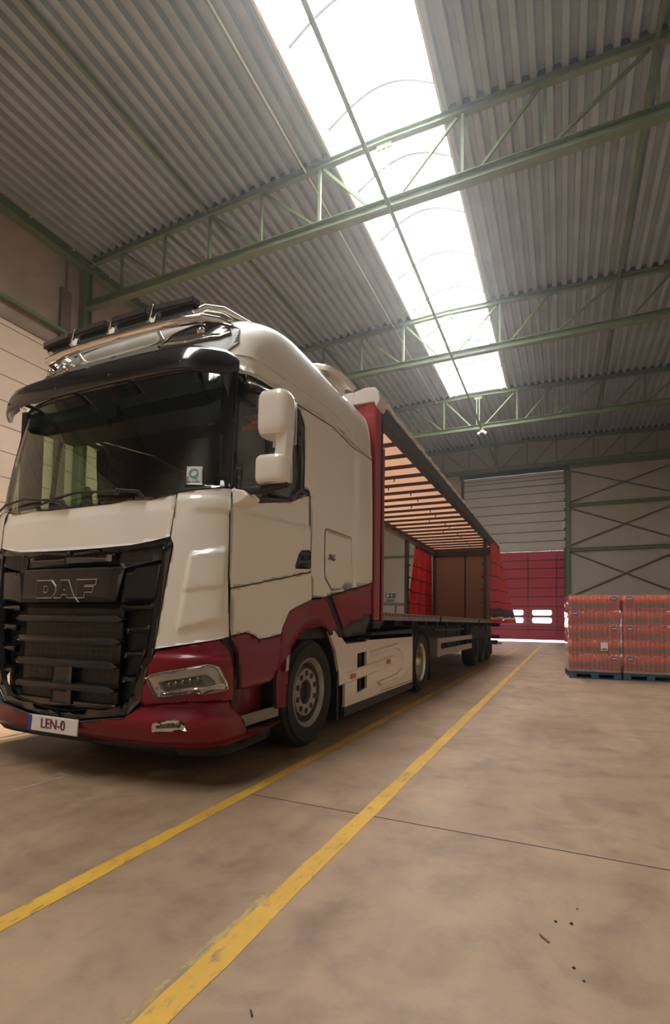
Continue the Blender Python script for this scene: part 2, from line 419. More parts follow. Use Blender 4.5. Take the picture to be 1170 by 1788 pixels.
m.done('track', RAILG, d2)
m = MB(); m.span((DX0-.3,YK-.30,11.35),(DX1+.36,YK-.02,11.62)); struct(m, 'trim_5', mat('dark_door_head', (.03,.035,.028), .7))

# steelwork of the far wall
def hbeam(m, a, b, w, h, t=.018, up=(0,0,1)):
    a = Vector(a); b = Vector(b); d = (b-a).normalized(); u = Vector(up); x = d.cross(u).normalized(); z = x.cross(d)
    m.bar(a+z*(h/2-t/2), b+z*(h/2-t/2), w, t, z); m.bar(a-z*(h/2-t/2), b-z*(h/2-t/2), w, t, z); m.bar(a, b, t, h-2*t, z)
m = MB(); hbeam(m, (.32,YK-.13,0),(.32,YK-.13,11.6),.26,.26,.02,(1,0,0)); o = m.done('steel_column', GREEN); props(o, 'green steel column at the right edge of the red gate', 'column')
m = MB(); hbeam(m, (XR-.2,YK-.13,0),(XR-.2,YK-.13,13.4),.26,.26,.02,(1,0,0)); o = m.done('steel_column', GREEN); props(o, 'green steel column in the far right corner of the hall', 'column')
for z, lb in ((8.98,'upper green horizontal rail on the far wall right of the gate'),(6.06,'lower green horizontal rail on the far wall, level with the top of the red gate'),(11.55,'topmost green horizontal rail on the far wall just under the roof truss')):
    m = MB(); hbeam(m,(.45,YK-.12,z),(XR-.3,YK-.12,z),.16,.20,.02); o = m.done('wall_rail', GREEN); props(o, lb, 'steel rail')
BRACE = mat('dark_brace_steel', (.055,.05,.035), .6)
for z0, z1, nm in ((9.2,11.3,'top'),(6.35,8.8,'middle'),(3.0,5.9,'bottom')):
    e = thing('wall_brace', 'dark crossed steel bracing in the %s panel of the far wall' % nm, 'bracing', (3.55,YK-.1,z0), group='crossed bracing on the far wall')
    MB().bar((.5,YK-.08,z0),(6.75,YK-.08,z1),.05,.07).done('brace_bar', BRACE, e)
    MB().bar((.5,YK-.05,z1),(6.75,YK-.05,z0),.05,.07).done('brace_bar', BRACE, e)
# left part of the far wall, seen through the trailer
m = MB(); m.span((-14.9,YK-.06,5.95),(DX0-.4,YK-.01,6.13)); o = m.done('wall_rail', GREEN); props(o, 'green rail on the far wall seen through the empty trailer', 'steel rail')
m = MB(); m.span((-14.6,YK-.06,2.42),(-10.2,YK-.01,2.60)); m.span((-11.45,YK-.06,0),(-11.28,YK-.01,2.42)); o = m.done('door_frame', mat('grey_green_frame', (.15,.155,.125), .6)); props(o, 'grey green door frame on the far wall seen through the trailer', 'frame')
sg = MB().span((-12.18,YK-.04,2.98),(-11.42,YK-.01,3.30)).done('wall_sign', mat('black_sign', (.03,.03,.03), .5)); props(sg, 'small black and white sign on the far wall seen through the trailer', 'sign')
for a_, b_ in ((-12.08,-11.90),(-11.76,-11.66),(-11.55,-11.50)): MB().span((a_,YK-.06,3.04),(b_,YK-.041,3.24)).done('sign_symbol', WHITEPL, sg)
m = MB().span((-12.1,YK-.04,2.68),(-11.5,YK-.01,2.86)).done('wall_sign', mat('green_sign', (.12,.16,.12), .5)); props(m, 'small pale green sign just below the black and white one on the far wall', 'sign')

# eave beams, columns and wall pilaster on the left
def eave(x, s):
    m = MB(); hbeam(m, (x,YF,13.2),(x,YK,13.2),.34,.42,.03); return m
o = eave(XL+.2,1).done('eave_beam', GREEN); props(o, 'deep green beam running along the top of the left wall', 'beam')
o = eave(XR-.2,1).done('eave_beam', GREEN); props(o, 'green beam running along the top of the right wall', 'beam')
m = MB(); m.bar((XL+.16,YF,10.48),(XL+.16,YK,10.48),.14,.11); o = m.done('wall_rail', GREEN); props(o, 'thin green rail along the left wall above the ledge', 'steel rail')
TY = [3.87, 11.81, 19.75, 27.68, 35.94]
lab = ['overhead close to the viewer','nearest column, rising behind the roof of the truck cab','second along the left wall, hidden by the truck','third along the left wall','last before the far wall']
for i, y in enumerate(TY):
    if i == 4: continue
    m = MB(); hbeam(m,(XL+.17,y,0),(XL+.17,y,13.0),.30,.30,.022,(0,1,0)); o = m.done('steel_column', GREEN); props(o, 'green steel column on the left wall, '+lab[i], 'column', 'green columns on the left wall')
    m = MB(); m.span((XL,y-.86,0),(XL+.12,y-.50,11.95)); o = m.done('wall_post', BROWNST); props(o, 'brown post on the left wall beside the green column '+['nearest the viewer','rising behind the cab','hidden behind the truck','farthest'][i], 'post', 'brown wall posts')
# pipe conduit above the pilaster
m = MB(); m.cyl((XL+.06,11.15,11.9),(XL+.06,11.15,13.0),.03,8); o = m.done('conduit', BROWNST); props(o, 'thin brown conduit above the brown post on the left wall', 'pipe')

# roof trusses
posts_x = [-13.2,-11.38,-9.63,-7.81,-5.95,-4.12,-2.13,-.30,1.87,3.65,5.35]
tl = ['roof truss overhead nearest the viewer, mostly above the picture','roof truss passing right above the truck cab','second roof truss beyond the cab, crossing the skylight','third roof truss, at the far end of the skylight','last roof truss, just in front of the far wall']
for i, y in enumerate(TY):
    t = thing('roof_truss', 'green steel '+tl[i], 'truss', (RIDGE,y,11.6), 'green roof trusses')
    m = MB(); hbeam(m, (XL+.3,y,11.74),(XR-.3,y,11.74),.24,.25,.02); m.done('bottom_chord', GREEN, t)
    for a, b in ((XL+.3,RIDGE),(RIDGE,XR-.3)):
        m = MB(); hbeam(m, (a,y,roof_z(a)-.12),(b,y,roof_z(b)-.12),.16,.17,.018); m.done('top_chord', GREEN, t)
    for k, x in enumerate(posts_x):
        zt = roof_z(x)-.2
        m = MB()
        if k == 5:
            m.bar((x-.07,y,11.86),(x-.07,y,zt),.05,.05,(0,1,0)); m.bar((x+.07,y,11.86),(x+.07,y,zt),.05,.05,(0,1,0))
            m.box((x,y,11.75),(.5,.04,.30)); m.box((x,y,13.4),(.4,.04,.2))
        else: m.bar((x,y,11.86),(x,y,zt),.075,.075,(0,1,0))
        m.done('post', GREEN, t)
    L = posts_x
    for k in range(5):          # left half: from the top of the outer post to the foot of the inner one
        xb = L[k+1]-(.14 if k < 4 else .40)
        m = MB(); m.bar((L[k]+.12,y,roof_z(L[k])-.24),(xb,y,11.88),.07,.06,(0,1,0)); m.done('diagonal', GREEN, t)
    for k in range(5,10):
        xb = L[k]+(.14 if k > 5 else .40); xb += .25 if k in (6,8) else 0
        m = MB(); m.bar((L[k+1]-.14,y,roof_z(L[k+1])-.24),(xb,y,11.88),.07,.06,(0,1,0)); m.done('diagonal', GREEN, t)

# ribbed steel roof deck, one sheet run per bay, with its opening for the skylight
DECK = mat('grey_steel_deck', (.345,.395,.425), .45, metal=.1, vary=(.9,.12))
def deck(x0, x1, y0, y1, name):
    m = MB(); pitch = .333; prof = []
    x = x0
    while x < x1-1e-6:
        for dx, dz in ((0,0),(.13,0),(.17,.14),(.293,.14),(.333,0)):
            if x+dx <= x1+1e-6: prof.append((x+dx, dz))
        x += pitch
    prof = [q for q in prof if q[0] < x1-1e-4]+[(x1,0)]
    va = []; vb = []
    for px, dz in prof:
        z = roof_z(px)+dz
        va.append(m.bm.verts.new((px,y0,z))); vb.append(m.bm.verts.new((px,y1,z)))
    for i in range(len(prof)-1): m.bm.faces.new((va[i],va[i+1],vb[i+1],vb[i]))
    o = m.done(name, DECK, smooth='keep'); o['kind'] = 'structure'
    o.data.polygons.foreach_set('use_smooth',[False]*len(o.data.polygons)); return o
bays = [YF-.3]+TY[:]+[YK+.2]
for a, b in zip(bays[:-1], bays[1:]):
    for x0, x1 in ((XL-.3,SKX0-.02),(SKX1+.02,XR+.3)): deck(x0, x1, a, b, 'ceiling')
deck(SKX0-.02, SKX1+.02, SKY1+.1, YK+.2, 'ceiling'); deck(SKX0-.02, SKX1+.02, YF-.3, SKY0-.1, 'ceiling')
FILL = mat('dark_rib_filler', (.045,.045,.045), .8)
for y in TY:
    for x0, x1 in ((XL-.2,SKX0-.04),(SKX1+.04,XR+.2)):
        m = MB(); m.prism([(x0,roof_z(x0)-.005),(x1,roof_z(x1)-.005),(x1,roof_z(x1)+.139),(x0,roof_z(x0)+.139)], lambda u,v,t:(u,t,v), y-.05, y+.05); struct(m, 'trim_6', FILL)
# purlins: green, along the hall
for x, lb in ((-9.72,'green purlin under the deck left of the skylight'),(1.87,'green purlin under the deck right of the skylight')):
    m = MB(); m.bar((x,YF,roof_z(x)-.09),(x,YK,roof_z(x)-.09),.09,.10); o = m.done('purlin', GREEN); props(o, lb, 'beam')
# skylight curb and arched glazing
CURB = mat('white_skylight_curb', (.72,.70,.62), .6, vary=(2,.06))
c = MB(); zt = 14.25; zb = 13.60
for x in (SKX0, SKX1): c.span((x-.03,SKY0-.05,zb),(x+.03,SKY1+.05,zt))
for y in (SKY0, SKY1): c.span((SKX0,y-.03,zb),(SKX1,y+.03,zt))
curb = struct(c, 'window_1', CURB)
GLZ = bpy.data.materials.new('milky_skylight_sheet'); GLZ.use_nodes = True
_n = GLZ.node_tree.nodes; _l = GLZ.node_tree.links; _n.clear(); _o = _n.new('ShaderNodeOutputMaterial')
_t = _n.new('ShaderNodeBsdfTransparent'); _t.inputs[0].default_value = (.92,.93,.94,1); _d = _n.new('ShaderNodeBsdfTranslucent'); _d.inputs[0].default_value = (.9,.92,.95,1)
_mx = _n.new('ShaderNodeMixShader'); _mx.inputs[0].default_value = .12; _l.new(_t.outputs[0], _mx.inputs[1]); _l.new(_d.outputs[0], _mx.inputs[2]); _l.new(_mx.outputs[0], _o.inputs[0])
XC = (SKX0+SKX1)/2; HW = (SKX1-SKX0)/2
def arch(u): return (XC-HW+2*HW*u, zt+.62*math.sin(math.pi*u))
m = MB(); m.grid(lambda u,v: (arch(u)[0], SKY0+(SKY1-SKY0)*v, arch(u)[1]), 20, 10); o = m.done('skylight_sheet', GLZ, curb, smooth=True)
for y in (SKY0, SKY1):
    m = MB(); pts = [arch(k/20) for k in range(21)]; m.bm.faces.new([m.bm.verts.new((p[0],y,p[1])) for p in pts]); m.done('end_cap', CURB, curb)
y = SKY1-1.06
ARC = mat('grey_arch_rib', (.10,.11,.11), .5)
while y > SKY0:
    m = MB(); m.tube([(arch(k/14)[0],y,arch(k/14)[1]-.08) for k in range(15)], .06, 6); m.done('glazing_rib', ARC, curb)
    y -= 2.12
# long tie tube below the ridge, thin white cable run at the left of it
m = MB(); m.cyl((-3.93,YF,11.62),(-3.93,YK-.2,11.62),.05,10); o = m.done('tie_tube', GREEN); props(o, 'long thin green tube running under the skylight along the hall', 'tube')
m = MB(); m.cyl((-6.35,YF,13.42),(-6.35,28.0,13.42),.022,8)
o = m.done('cable_run', mat('pale_cable', (.72,.72,.60), .5)); props(o, 'thin pale cable run along the roof left of the skylight', 'cable')
for x in (-14.35,): 
    m = MB(); m.cyl((x,YF,13.08),(x,YK,13.08),.012,6)
    o = m.done('cable_run', mat('grey_cable', (.45,.43,.38), .5)); props(o, 'thin grey cable hanging beside the deep beam of the left wall', 'cable')
    for k, y in enumerate((8.0,9.45,10.9,12.35,13.8,15.2,16.6)):
        m = MB(); m.cyl((x,y,13.03),(x,y,13.5),.012,6); m.box((x,y,13.02),(.05,.05,.05)); o = m.done('cable_hanger', mat('zinc', (.5,.49,.44), .4, metal=.5)); props(o, 'small zinc cable hanger at the left eave beam, %s along the wall' % ['nearest the viewer','second','third','fourth','fifth','sixth','farthest'][k], 'hanger', 'hangers of the grey cable')
# lamp unit below the third truss
t = thing('emergency_lamp', 'small white twin lamp unit hanging under the third roof truss', 'lamp', (-3.88,27.5,11.3))
MB().box((-3.88,27.5,11.42),(.24,.12,.14)).done('housing', WHITEPL, t, bevel=.02)
for s in (-.17,.17): MB().cyl((-3.88+s,27.42,11.33),(-3.88+s,27.56,11.30),.075,14).done('lamp_head', WHITEPL, t)
MB().cyl((-3.88,27.5,11.4),(-3.88,27.5,11.6),.03,8).done('bracket', WHITEPL, t)
# ================================================================== THE TRACTOR
# cab skin: S(p,z) gives the point on the cab surface at height z, p metres round from the middle of the nose
CX=-3.37
_Z=[0.20,0.30,0.45,0.70,1.0,1.6,1.97,2.4,2.85,3.05,3.2,3.35,3.5,3.62,3.72,3.80,3.86,3.90]
_Y=[2.74,2.66,2.60,2.60,2.61,2.64,2.68,2.76,2.86,2.90,2.935,2.99,3.09,3.23,3.45,3.80,4.35,5.1]
_W=[1.20,1.23,1.25,1.25,1.25,1.25,1.25,1.245,1.235,1.23,1.225,1.215,1.195,1.165,1.11,1.02,0.86,0.5]
_D=[.38,.38,.38,.38,.38,.38,.36,.33,.30,.32,.37,.44,.54,.62,.68,.68,.60,.5]
YB=5.80
NEXP=3.0
def interp(x,xs,ys):
    if x<=xs[0]: return ys[0]
    if x>=xs[-1]: return ys[-1]
    for i in range(len(xs)-1):
        if x<=xs[i+1]:
            h=xs[i+1]-xs[i]; t=(x-xs[i])/h
            def m(k):
                if k<=0: return (ys[1]-ys[0])/(xs[1]-xs[0])
                if k>=len(xs)-1: return (ys[-1]-ys[-2])/(xs[-1]-xs[-2])
                a=(ys[k]-ys[k-1])/(xs[k]-xs[k-1]); b=(ys[k+1]-ys[k])/(xs[k+1]-xs[k])
                return 0 if a*b<=0 else 2*a*b/(a+b)
            a=m(i)*h; b=m(i+1)*h
            return ((2*t-3)*t*t+1)*ys[i]+((t-2)*t+1)*t*a+(3-2*t)*t*t*ys[i+1]+(t-1)*t*t*b
_cache={}
PF=1.40
def outline(z):
    k=round(z,4)
    if k in _cache: return _cache[k]
    W=interp(z,_Z,_W); Y=interp(z,_Z,_Y); D=interp(z,_Z,_D)
    pts=[]; N=160; L=[0.0]
    for i in range(N+1):
        t=math.pi/2*i/N
        pts.append((W*max(0,math.sin(t))**(2/NEXP), Y+D*(1-max(0,math.cos(t))**(2/NEXP))))
        if i: L.append(L[-1]+math.dist(pts[-1],pts[-2]))
    _cache[k]=(W,Y,D,pts,L)
    return _cache[k]
def S(p,z):
    "point on the cab skin, cab-centred x: p<=PF front and corner, beyond that along the side"
    s=-1 if p<0 else 1; p=abs(p)
    W,Y,D,pts,L=outline(z)
    if p<=PF:
        l=p/PF*L[-1]; lo,hi=0,len(L)-1
        while hi-lo>1:
            m=(lo+hi)//2
            if L[m]<=l: lo=m
            else: hi=m
        t=(l-L[lo])/max(1e-9,L[hi]-L[lo])
        x=pts[lo][0]*(1-t)+pts[hi][0]*t; y=pts[lo][1]*(1-t)+pts[hi][1]*t
    else:
        x=W; y0=Y+D; y=y0+(p-PF)*(YB-y0)/(YB-2.93)
    return (s*x,y,z)
def SP(p, z, off=0.0, e=.004):
    """world point on the cab skin pushed out by off, and its normal"""
    def P(a, b):
        x, y, zz = S(a, min(b, 3.8999)); return Vector((x, y, zz))
    c = P(p, z); n = (P(p+e,z)-P(p-e,z)).cross(P(p,z+e)-P(p,z-e))
    n.normalize()
    return c+n*off+Vector((CX,0,0)), n
def panel(name, polys, mats, parent, off=0.0, th=.022, step=.07, mirror=False, inner=1, zstep=None):
    """sheet cut from the cab skin: polys in (p,z); off number or function(p,z); solid with thickness th"""
    if isinstance(polys[0][0], (int,float)): polys = [polys]
    offf = off if callable(off) else (lambda p,z: off)
    zstep = zstep or step
    bm = bmesh.new()
    for poly in polys:
        if mirror: poly = [(-p,z) for p,z in poly][::-1]
        bm.faces.new([bm.verts.new((p,z,0)) for p,z in poly])
    bmesh.ops.triangulate(bm, faces=bm.faces[:])
    ps = [v.co.x for v in bm.verts]; zs = [v.co.y for v in bm.verts]
    for lo, hi, st, ax in ((min(ps),max(ps),step,0),(min(zs),max(zs),zstep,1)):
        k = math.ceil(lo/st+1e-6)
        while k*st < hi-1e-6:
            co = (k*st,0,0) if ax == 0 else (0,k*st,0); no = (1,0,0) if ax == 0 else (0,1,0)
            bmesh.ops.bisect_plane(bm, geom=bm.verts[:]+bm.edges[:]+bm.faces[:], dist=1e-6, plane_co=co, plane_no=no)
            k += 1
    bm.normal_update()
    for f in bm.faces:
        if f.normal.z < 0: f.normal_flip()
    bm.verts.index_update()
    n = len(bm.verts); out = []; inn = []; nor = []
    for v in bm.verts:
        p, z = v.co.x, v.co.y; o = offf(p,z)
        q, nn = SP(p,z,o)
        if callable(off):
            e = .006; a = SP(p+e,z,offf(p+e,z))[0]-SP(p-e,z,offf(p-e,z))[0]; b = SP(p,z+e,offf(p,z+e))[0]-SP(p,z-e,offf(p,z-e))[0]
            n2 = a.cross(b).normalized(); nor.append(n2)
        else: nor.append(nn)
        out.append(q); inn.append(q-nn*th)
    faces = [[v.index for v in f.verts] for f in bm.faces]
    side = []
    for e in bm.edges:
        if len(e.link_faces) == 1:
            lp = e.link_loops[0]; a, b = lp.vert.index, lp.link_loop_next.vert.index
            side.append((a, a+n, b+n, b))
    bm.free()
    base = base_of(parent)
    me = bpy.data.meshes.new(name)
    allf = [f for f in faces]+[[i+n for i in f][::-1] for f in faces]+[list(s)[::-1] for s in side]
    me.from_pydata([tuple(v-base) for v in out+inn], [], allf)
    ml = mats if isinstance(mats,(list,tuple)) else [mats, LINER]
    for m in ml: me.materials.append(m)
    nf = len(faces)
    for i, pg in enumerate(me.polygons):
        pg.use_smooth = True
        if i >= nf and len(ml) > 1: pg.material_index = inner
    nrm = []
    for i, pg in enumerate(me.polygons):
        for li in pg.loop_indices:
            vi = me.loops[li].vertex_index
            if i < nf: nrm.append(nor[vi])
            elif i < 2*nf: nrm.append(-nor[vi-n])
            else: nrm.append(pg.normal.copy())
    me.normals_split_custom_set([tuple(v) for v in nrm])
    o = bpy.data.objects.new(name, me); COL.objects.link(o); o.parent = parent
    return o
def smoothstep(a, b, x):
    t = max(0, min(1, (x-a)/(b-a))); return t*t*(3-2*t)
def sym(half):   # half outline from the middle (p>=0) going round; mirrored to a full loop
    return half+[(-p,z) for p,z in half[::-1] if p > 1e-6]

FYW, RYW, WZ = 4.23, 8.38, .49
truck = thing('semi_truck', 'white and dark red truck tractor with black grille and roof lamps beside the yellow line', 'truck', (CX, 2.7, 0))

# ---- windscreen and glass
ws_low = [(0,1.985),(.33,1.99),(.5,2.005),(.7,1.995),(.9,2.035),(1.22,2.085)]
ws = [(p,z) for p,z in ws_low]+[(1.195,2.35),(1.16,3.02),(.6,3.04),(0,3.04)]
panel('windscreen', sym(ws), [GLASS], truck, off=-.012, th=.006, step=.06, inner=0)
for s in (0,1):
    panel('windscreen_pillar', [(1.195,2.08),(1.278,2.095),(1.245,3.00),(1.13,3.02),(1.178,2.35)], [GLOSSBLACK,LINER], truck, off=-.008, step=.03, zstep=.08, mirror=bool(s))
panel('windscreen_base', sym([(0,1.96),(.9,2.0),(1.27,2.055),(1.27,2.10),(.9,2.05),(.7,2.012),(.5,2.02),(.33,2.005),(0,2.0)]), [MATTBLACK], truck, off=-.02, th=.03, inner=0)

# ---- white nose panel, red and black lower front
g_out = [(0,1.645),(.3,1.647),(.578,1.657),(.75,1.68),(.885,1.708),(.903,1.655),(.82,.93),(.735,.586),(.63,.486),(.15,.42),(0,.415)]
nose = [(0,1.985),(.33,1.985),(.5,2.0),(.7,1.99),(.897,2.022),(.900,1.90),(.882,1.716),(.75,1.688),(.578,1.665),(.3,1.655),(0,1.652)]
def nose_off(p,z): return .014*smoothstep(1.86,1.90,z)*0 + .010*(1-smoothstep(1.90,1.97,z)) - .0
panel('nose_panel', sym(nose), WHITE, truck, off=nose_off, step=.05, zstep=.03)
for s in (0,1):
    def corner_off(p, z):
        p = abs(p)
        # raised air guide pad
        l = 1.027+(z-1.588)*.108; lb = smoothstep(l-.01,l+.035,p)
        rt = 1-smoothstep(1.245,1.285,p)
        ztop = 1.60+(p-1.03)*.22; zbot = 1.045+(p-.97)*.30
        tp = 1-smoothstep(ztop-.03,ztop+.012,z); bt = smoothstep(zbot-.01,zbot+.045,z)
        h = .030*lb*rt*tp*bt
        zc = 1.325+(p-.98)*.16
        h -= .010*lb*rt*(1-smoothstep(zc-.004,zc+.022,z))*tp*bt
        # shoulder crease
        zk = 1.905+(p-1.0)*.02
        h -= .010*smoothstep(.98,1.12,p)*(1-smoothstep(zk-.02,zk+.012,z))
        h += .012*(1-smoothstep(1.97,2.03,z))
        return h
    panel('corner_panel', [(.905,2.030),(1.284,2.078),(1.276,1.92),(1.297,1.44),(1.336,1.03),(.83,.945),(.915,1.655),(.890,1.712),(.905,1.90)], WHITE, truck, off=corner_off, step=.02, zstep=.022, mirror=bool(s))
    # red lower corner with the headlight
    rc = [(.832,.930),(1.262,1.012),(1.352,.930),(1.392,.632),(1.37,.598),(1.073,.605),(.744,.560),(.75,.62),(.80,.84)]
    def rc_off(p, z):
        p = abs(p); return .026*smoothstep(.555,.60,z)*(1-smoothstep(.88,.925,z))
    panel('headlight_panel', rc, RED, truck, off=rc_off, step=.035, zstep=.03, mirror=bool(s))
    panel('corner_gap_trim', [(1.275,1.03),(1.35,1.03),(1.425,.93),(1.445,.66),(1.40,.60),(1.36,.90)], MATTBLACK, truck, off=-.015, step=.05, mirror=bool(s))
    # headlight
    hl_out = [(.797,.752),(.835,.776),(.90,.795),(1.185,.855),(1.235,.835),(1.262,.80),(1.312,.700),(1.30,.672),(1.166,.652),(1.11,.665),(.97,.638),(.868,.622)]
    hl = panel('headlight', hl_out, [MATTBLACK], truck, off=.030, th=.05, inner=0, mirror=bool(s), step=.03)
    def ins(poly, k):
        cx = sum(p for p,_ in poly)/len(poly); cz = sum(z for _,z in poly)/len(poly)
        return [(cx+(p-cx)*k[0], cz+(z-cz)*k[1]) for p,z in poly]
    panel('reflector', ins(hl_out,(.96,.90)), [mat('lamp_reflector', (.66,.64,.60), .28, metal=.7)], hl, off=.036, th=.01, inner=0, mirror=bool(s), step=.03)
    panel('lamp_recess', [(.885,.725),(.95,.742),(1.18,.782),(1.225,.74),(1.235,.705),(.93,.665)], [STEELG], hl, off=.044, th=.01, inner=0, mirror=bool(s), step=.03)
    panel('lamp_cluster', [(.91,.722),(.955,.735),(1.135,.766),(1.16,.742),(1.165,.722),(.94,.678)], [LEDGL], hl, off=.048, th=.008, inner=0, mirror=bool(s), step=.03)
    for k in range(5):
        q, nn = SP((-1 if s else 1)*(.965+.042*k), .714+.010*k, .056)
        MB().ball(q, .015, 10,(1,.6,1)).done('lens', mat('lens_grey', (.22,.21,.20), .2, metal=.7), hl, smooth=True)
    panel('bezel', [(.81,.748),(.84,.765),(.90,.785),(1.18,.842),(1.235,.82),(1.29,.70),(1.30,.708),(1.245,.835),(1.185,.853),(.90,.795),(.835,.775),(.80,.752)], [CHROME], hl, off=.056, th=.012, inner=0, mirror=bool(s), step=.03)
    panel('bezel', [(.875,.690),(.945,.650),(1.12,.690),(1.28,.705),(1.275,.72),(1.12,.706),(.95,.668),(.885,.705)], [CHROME], hl, off=.056, th=.012, inner=0, mirror=bool(s), step=.03)
    panel('headlight_glass', ins(hl_out,(.985,.96)), [CLEAR], hl, off=.060, th=.004, inner=0, mirror=bool(s), step=.03)

# bumper: a red band round the nose, pushed out below the grille
def bump_off(p, z):
    p = abs(p)
    return .05*smoothstep(.60,.50,z)*0 + .045*(1-smoothstep(.45,.56,z)) - .03*(1-smoothstep(.29,.36,z))
bp_half = [(0,.405),(.15,.41),(.63,.475),(.735,.555),(1.073,.598),(1.37,.590),(1.42,.50),(1.50,.42),(1.515,.36),(2.04,.345),(2.0,.318),(1.5,.285),(.94,.295),(.376,.300),(0,.305)]
panel('bumper', sym(bp_half), RED, truck, off=bump_off, step=.05, zstep=.03)
panel('bumper_lip', sym([(0,.31),(.94,.31),(1.5,.30),(2.02,.33),(1.9,.20),(1.4,.19),(0,.22)]), [MATTBLACK], truck, off=-.01, th=.04, inner=0, step=.1)
for s in (0,1):
    fg = panel('fog_lamp', [(.852,.452),(.90,.472),(1.02,.492),(1.062,.468),(1.078,.425),(.852,.412)], [CHROME], truck, off=.050, th=.03, inner=0, step=.03, mirror=bool(s))
    panel('lamp_insert', [(.885,.445),(.995,.468),(1.02,.455),(1.02,.440),(.885,.432)], [LEDGL], fg, off=.054, th=.01, inner=0, step=.03, mirror=bool(s))
    q, nn = SP((-1 if s else 1)*1.03, .455, .052); MB().ball(q, .02, 10).done('lens', LEDGL, fg, smooth=True)

# ---- grille
gf = [(.885,1.708),(.903,1.655),(.82,.93),(.735,.586),(.63,.486),(.15,.42),(0,.417),(0,.475),(.14,.478),(.58,.54),(.67,.63),(.765,.95),(.84,1.60),(.83,1.65),(.72,1.635),(.5,1.615),(0,1.605),(0,1.645),(.3,1.647),(.75,1.68)]
gr = panel('grille_frame', [gf, [(-p,z) for p,z in gf[::-1]]],
     [GLOSSBLACK, MATTBLACK], truck, off=.008, th=.04, step=.05)
panel('grille_backing', sym([(0,1.64),(.6,1.65),(.88,1.69),(.86,1.5),(.80,.93),(.72,.60),(.61,.50),(0,.43)]), [MATTBLACK], truck, off=-.10, th=.01, inner=0, step=.1)
# hexagonal mesh fields
MESHM = bpy.data.materials.new('honeycomb_mesh'); MESHM.use_nodes = True
_n = MESHM.node_tree.nodes; _l = MESHM.node_tree.links; _p = _n['Principled BSDF']; _p.inputs['Roughness'].default_value = .5
_tc = _n.new('ShaderNodeTexCoord'); _mp = _n.new('ShaderNodeMapping'); _mp.inputs['Scale'].default_value = (1,1,1.9); _v = _n.new('ShaderNodeTexVoronoi'); _v.feature = 'DISTANCE_TO_EDGE'; _v.inputs['Scale'].default_value = 15; _v.inputs['Randomness'].default_value = .15
_l.new(_tc.outputs['Object'], _mp.inputs[0]); _l.new(_mp.outputs[0], _v.inputs['Vector'])
_r = _n.new('ShaderNodeValToRGB'); _r.color_ramp.elements[0].position = .10; _r.color_ramp.elements[0].color = (.011,.010,.009,1); _r.color_ramp.elements[1].position = .20; _r.color_ramp.elements[1].color = (.003,.003,.003,1)
_l.new(_v.outputs['Distance'], _r.inputs[0]); _l.new(_r.outputs[0], _p.inputs['Base Color'])
_bp = _n.new('ShaderNodeBump'); _bp.inputs['Distance'].default_value = .02; _bp.invert = True; _bp.inputs['Strength'].default_value = .35; _l.new(_v.outputs['Distance'], _bp.inputs['Height']); _l.new(_bp.outputs[0], _p.inputs['Normal'])
panel('grille_mesh', [[(-.52,1.25),(.52,1.25),(.50,.50),(-.50,.50)]], [MESHM], truck, off=-.045, th=.01, inner=0, step=.06)
for s in (0,1):
    panel('grille_mesh', [(.50,1.635),(.82,1.65),(.835,1.56),(.52,1.50),(.46,1.55)], [MESHM], truck, off=-.004, th=.02, inner=0, step=.05, mirror=bool(s))
    panel('grille_wing', [[(.55,1.49),(.832,1.53),(.80,1.29),(.52,1.26)],[(.54,1.235),(.795,1.25),(.79,1.215),(.53,1.20)]], [GLOSSBLACK], truck, off=-.004, th=.04, inner=0, step=.05, mirror=bool(s))
# emblem panel and upper visor strip
ep = panel('emblem_panel', [[(-.46,1.515),(.49,1.515),(.545,1.50),(.49,1.262),(-.49,1.262),(-.545,1.50)]], [GLOSSBLACK], truck, off=.014, th=.04, inner=0, step=.06)
panel('radar_cover', [[(-.45,1.61),(.44,1.61),(.48,1.53),(-.48,1.53)]], [GLOSSBLACK], truck, off=.006, th=.04, inner=0, step=.06)
panel('radar_window', [[(-.05,1.60),(.42,1.60),(.42,1.552),(-.05,1.548)]], [mat('deep_blue_black', (.010,.013,.022), .1, coat=1)], truck, off=.012, th=.01, inner=0, step=.06)
# horizontal blades, bent back at both ends, sloping top faces
for i, (zt_, zb_) in enumerate(((1.165,1.118),(1.008,.962),(.842,.790),(.672,.622))):
    hw = .56-.012*i
    b1 = panel('grille_blade', [[(-hw+.06,zt_),(hw-.06,zt_),(hw,zb_+.02),(hw-.05,zb_),(-hw+.05,zb_),(-hw,zb_+.02)]], [mat('satin_black', (.014,.012,.011), .35)], truck, off=.010, th=.07, inner=0, step=.06)
    for s in (0,1):
        panel('grille_fin', [[(hw+.02,zt_+.075),(.80-.028*i,zt_+.10),(.795-.028*i,zt_+.052),(hw+.03,zt_+.03)]], [GLOSSBLACK], truck, off=-.012, th=.035, inner=0, step=.06, mirror=bool(s))
for (za, zb2) in ((.79,.672),(.622,.52)):
    panel('grille_block', [[(-.10,za),(.11,za),(.11,zb2),(-.10,zb2)]], [mat('satin_black', (.014,.012,.011), .35)], truck, off=.004, th=.06, inner=0, step=.06)
panel('grille_sill', [[(-.52,.545),(.52,.545),(.50,.485),(-.50,.485)]], [GLOSSBLACK], truck, off=-.01, th=.06, inner=0, step=.06)

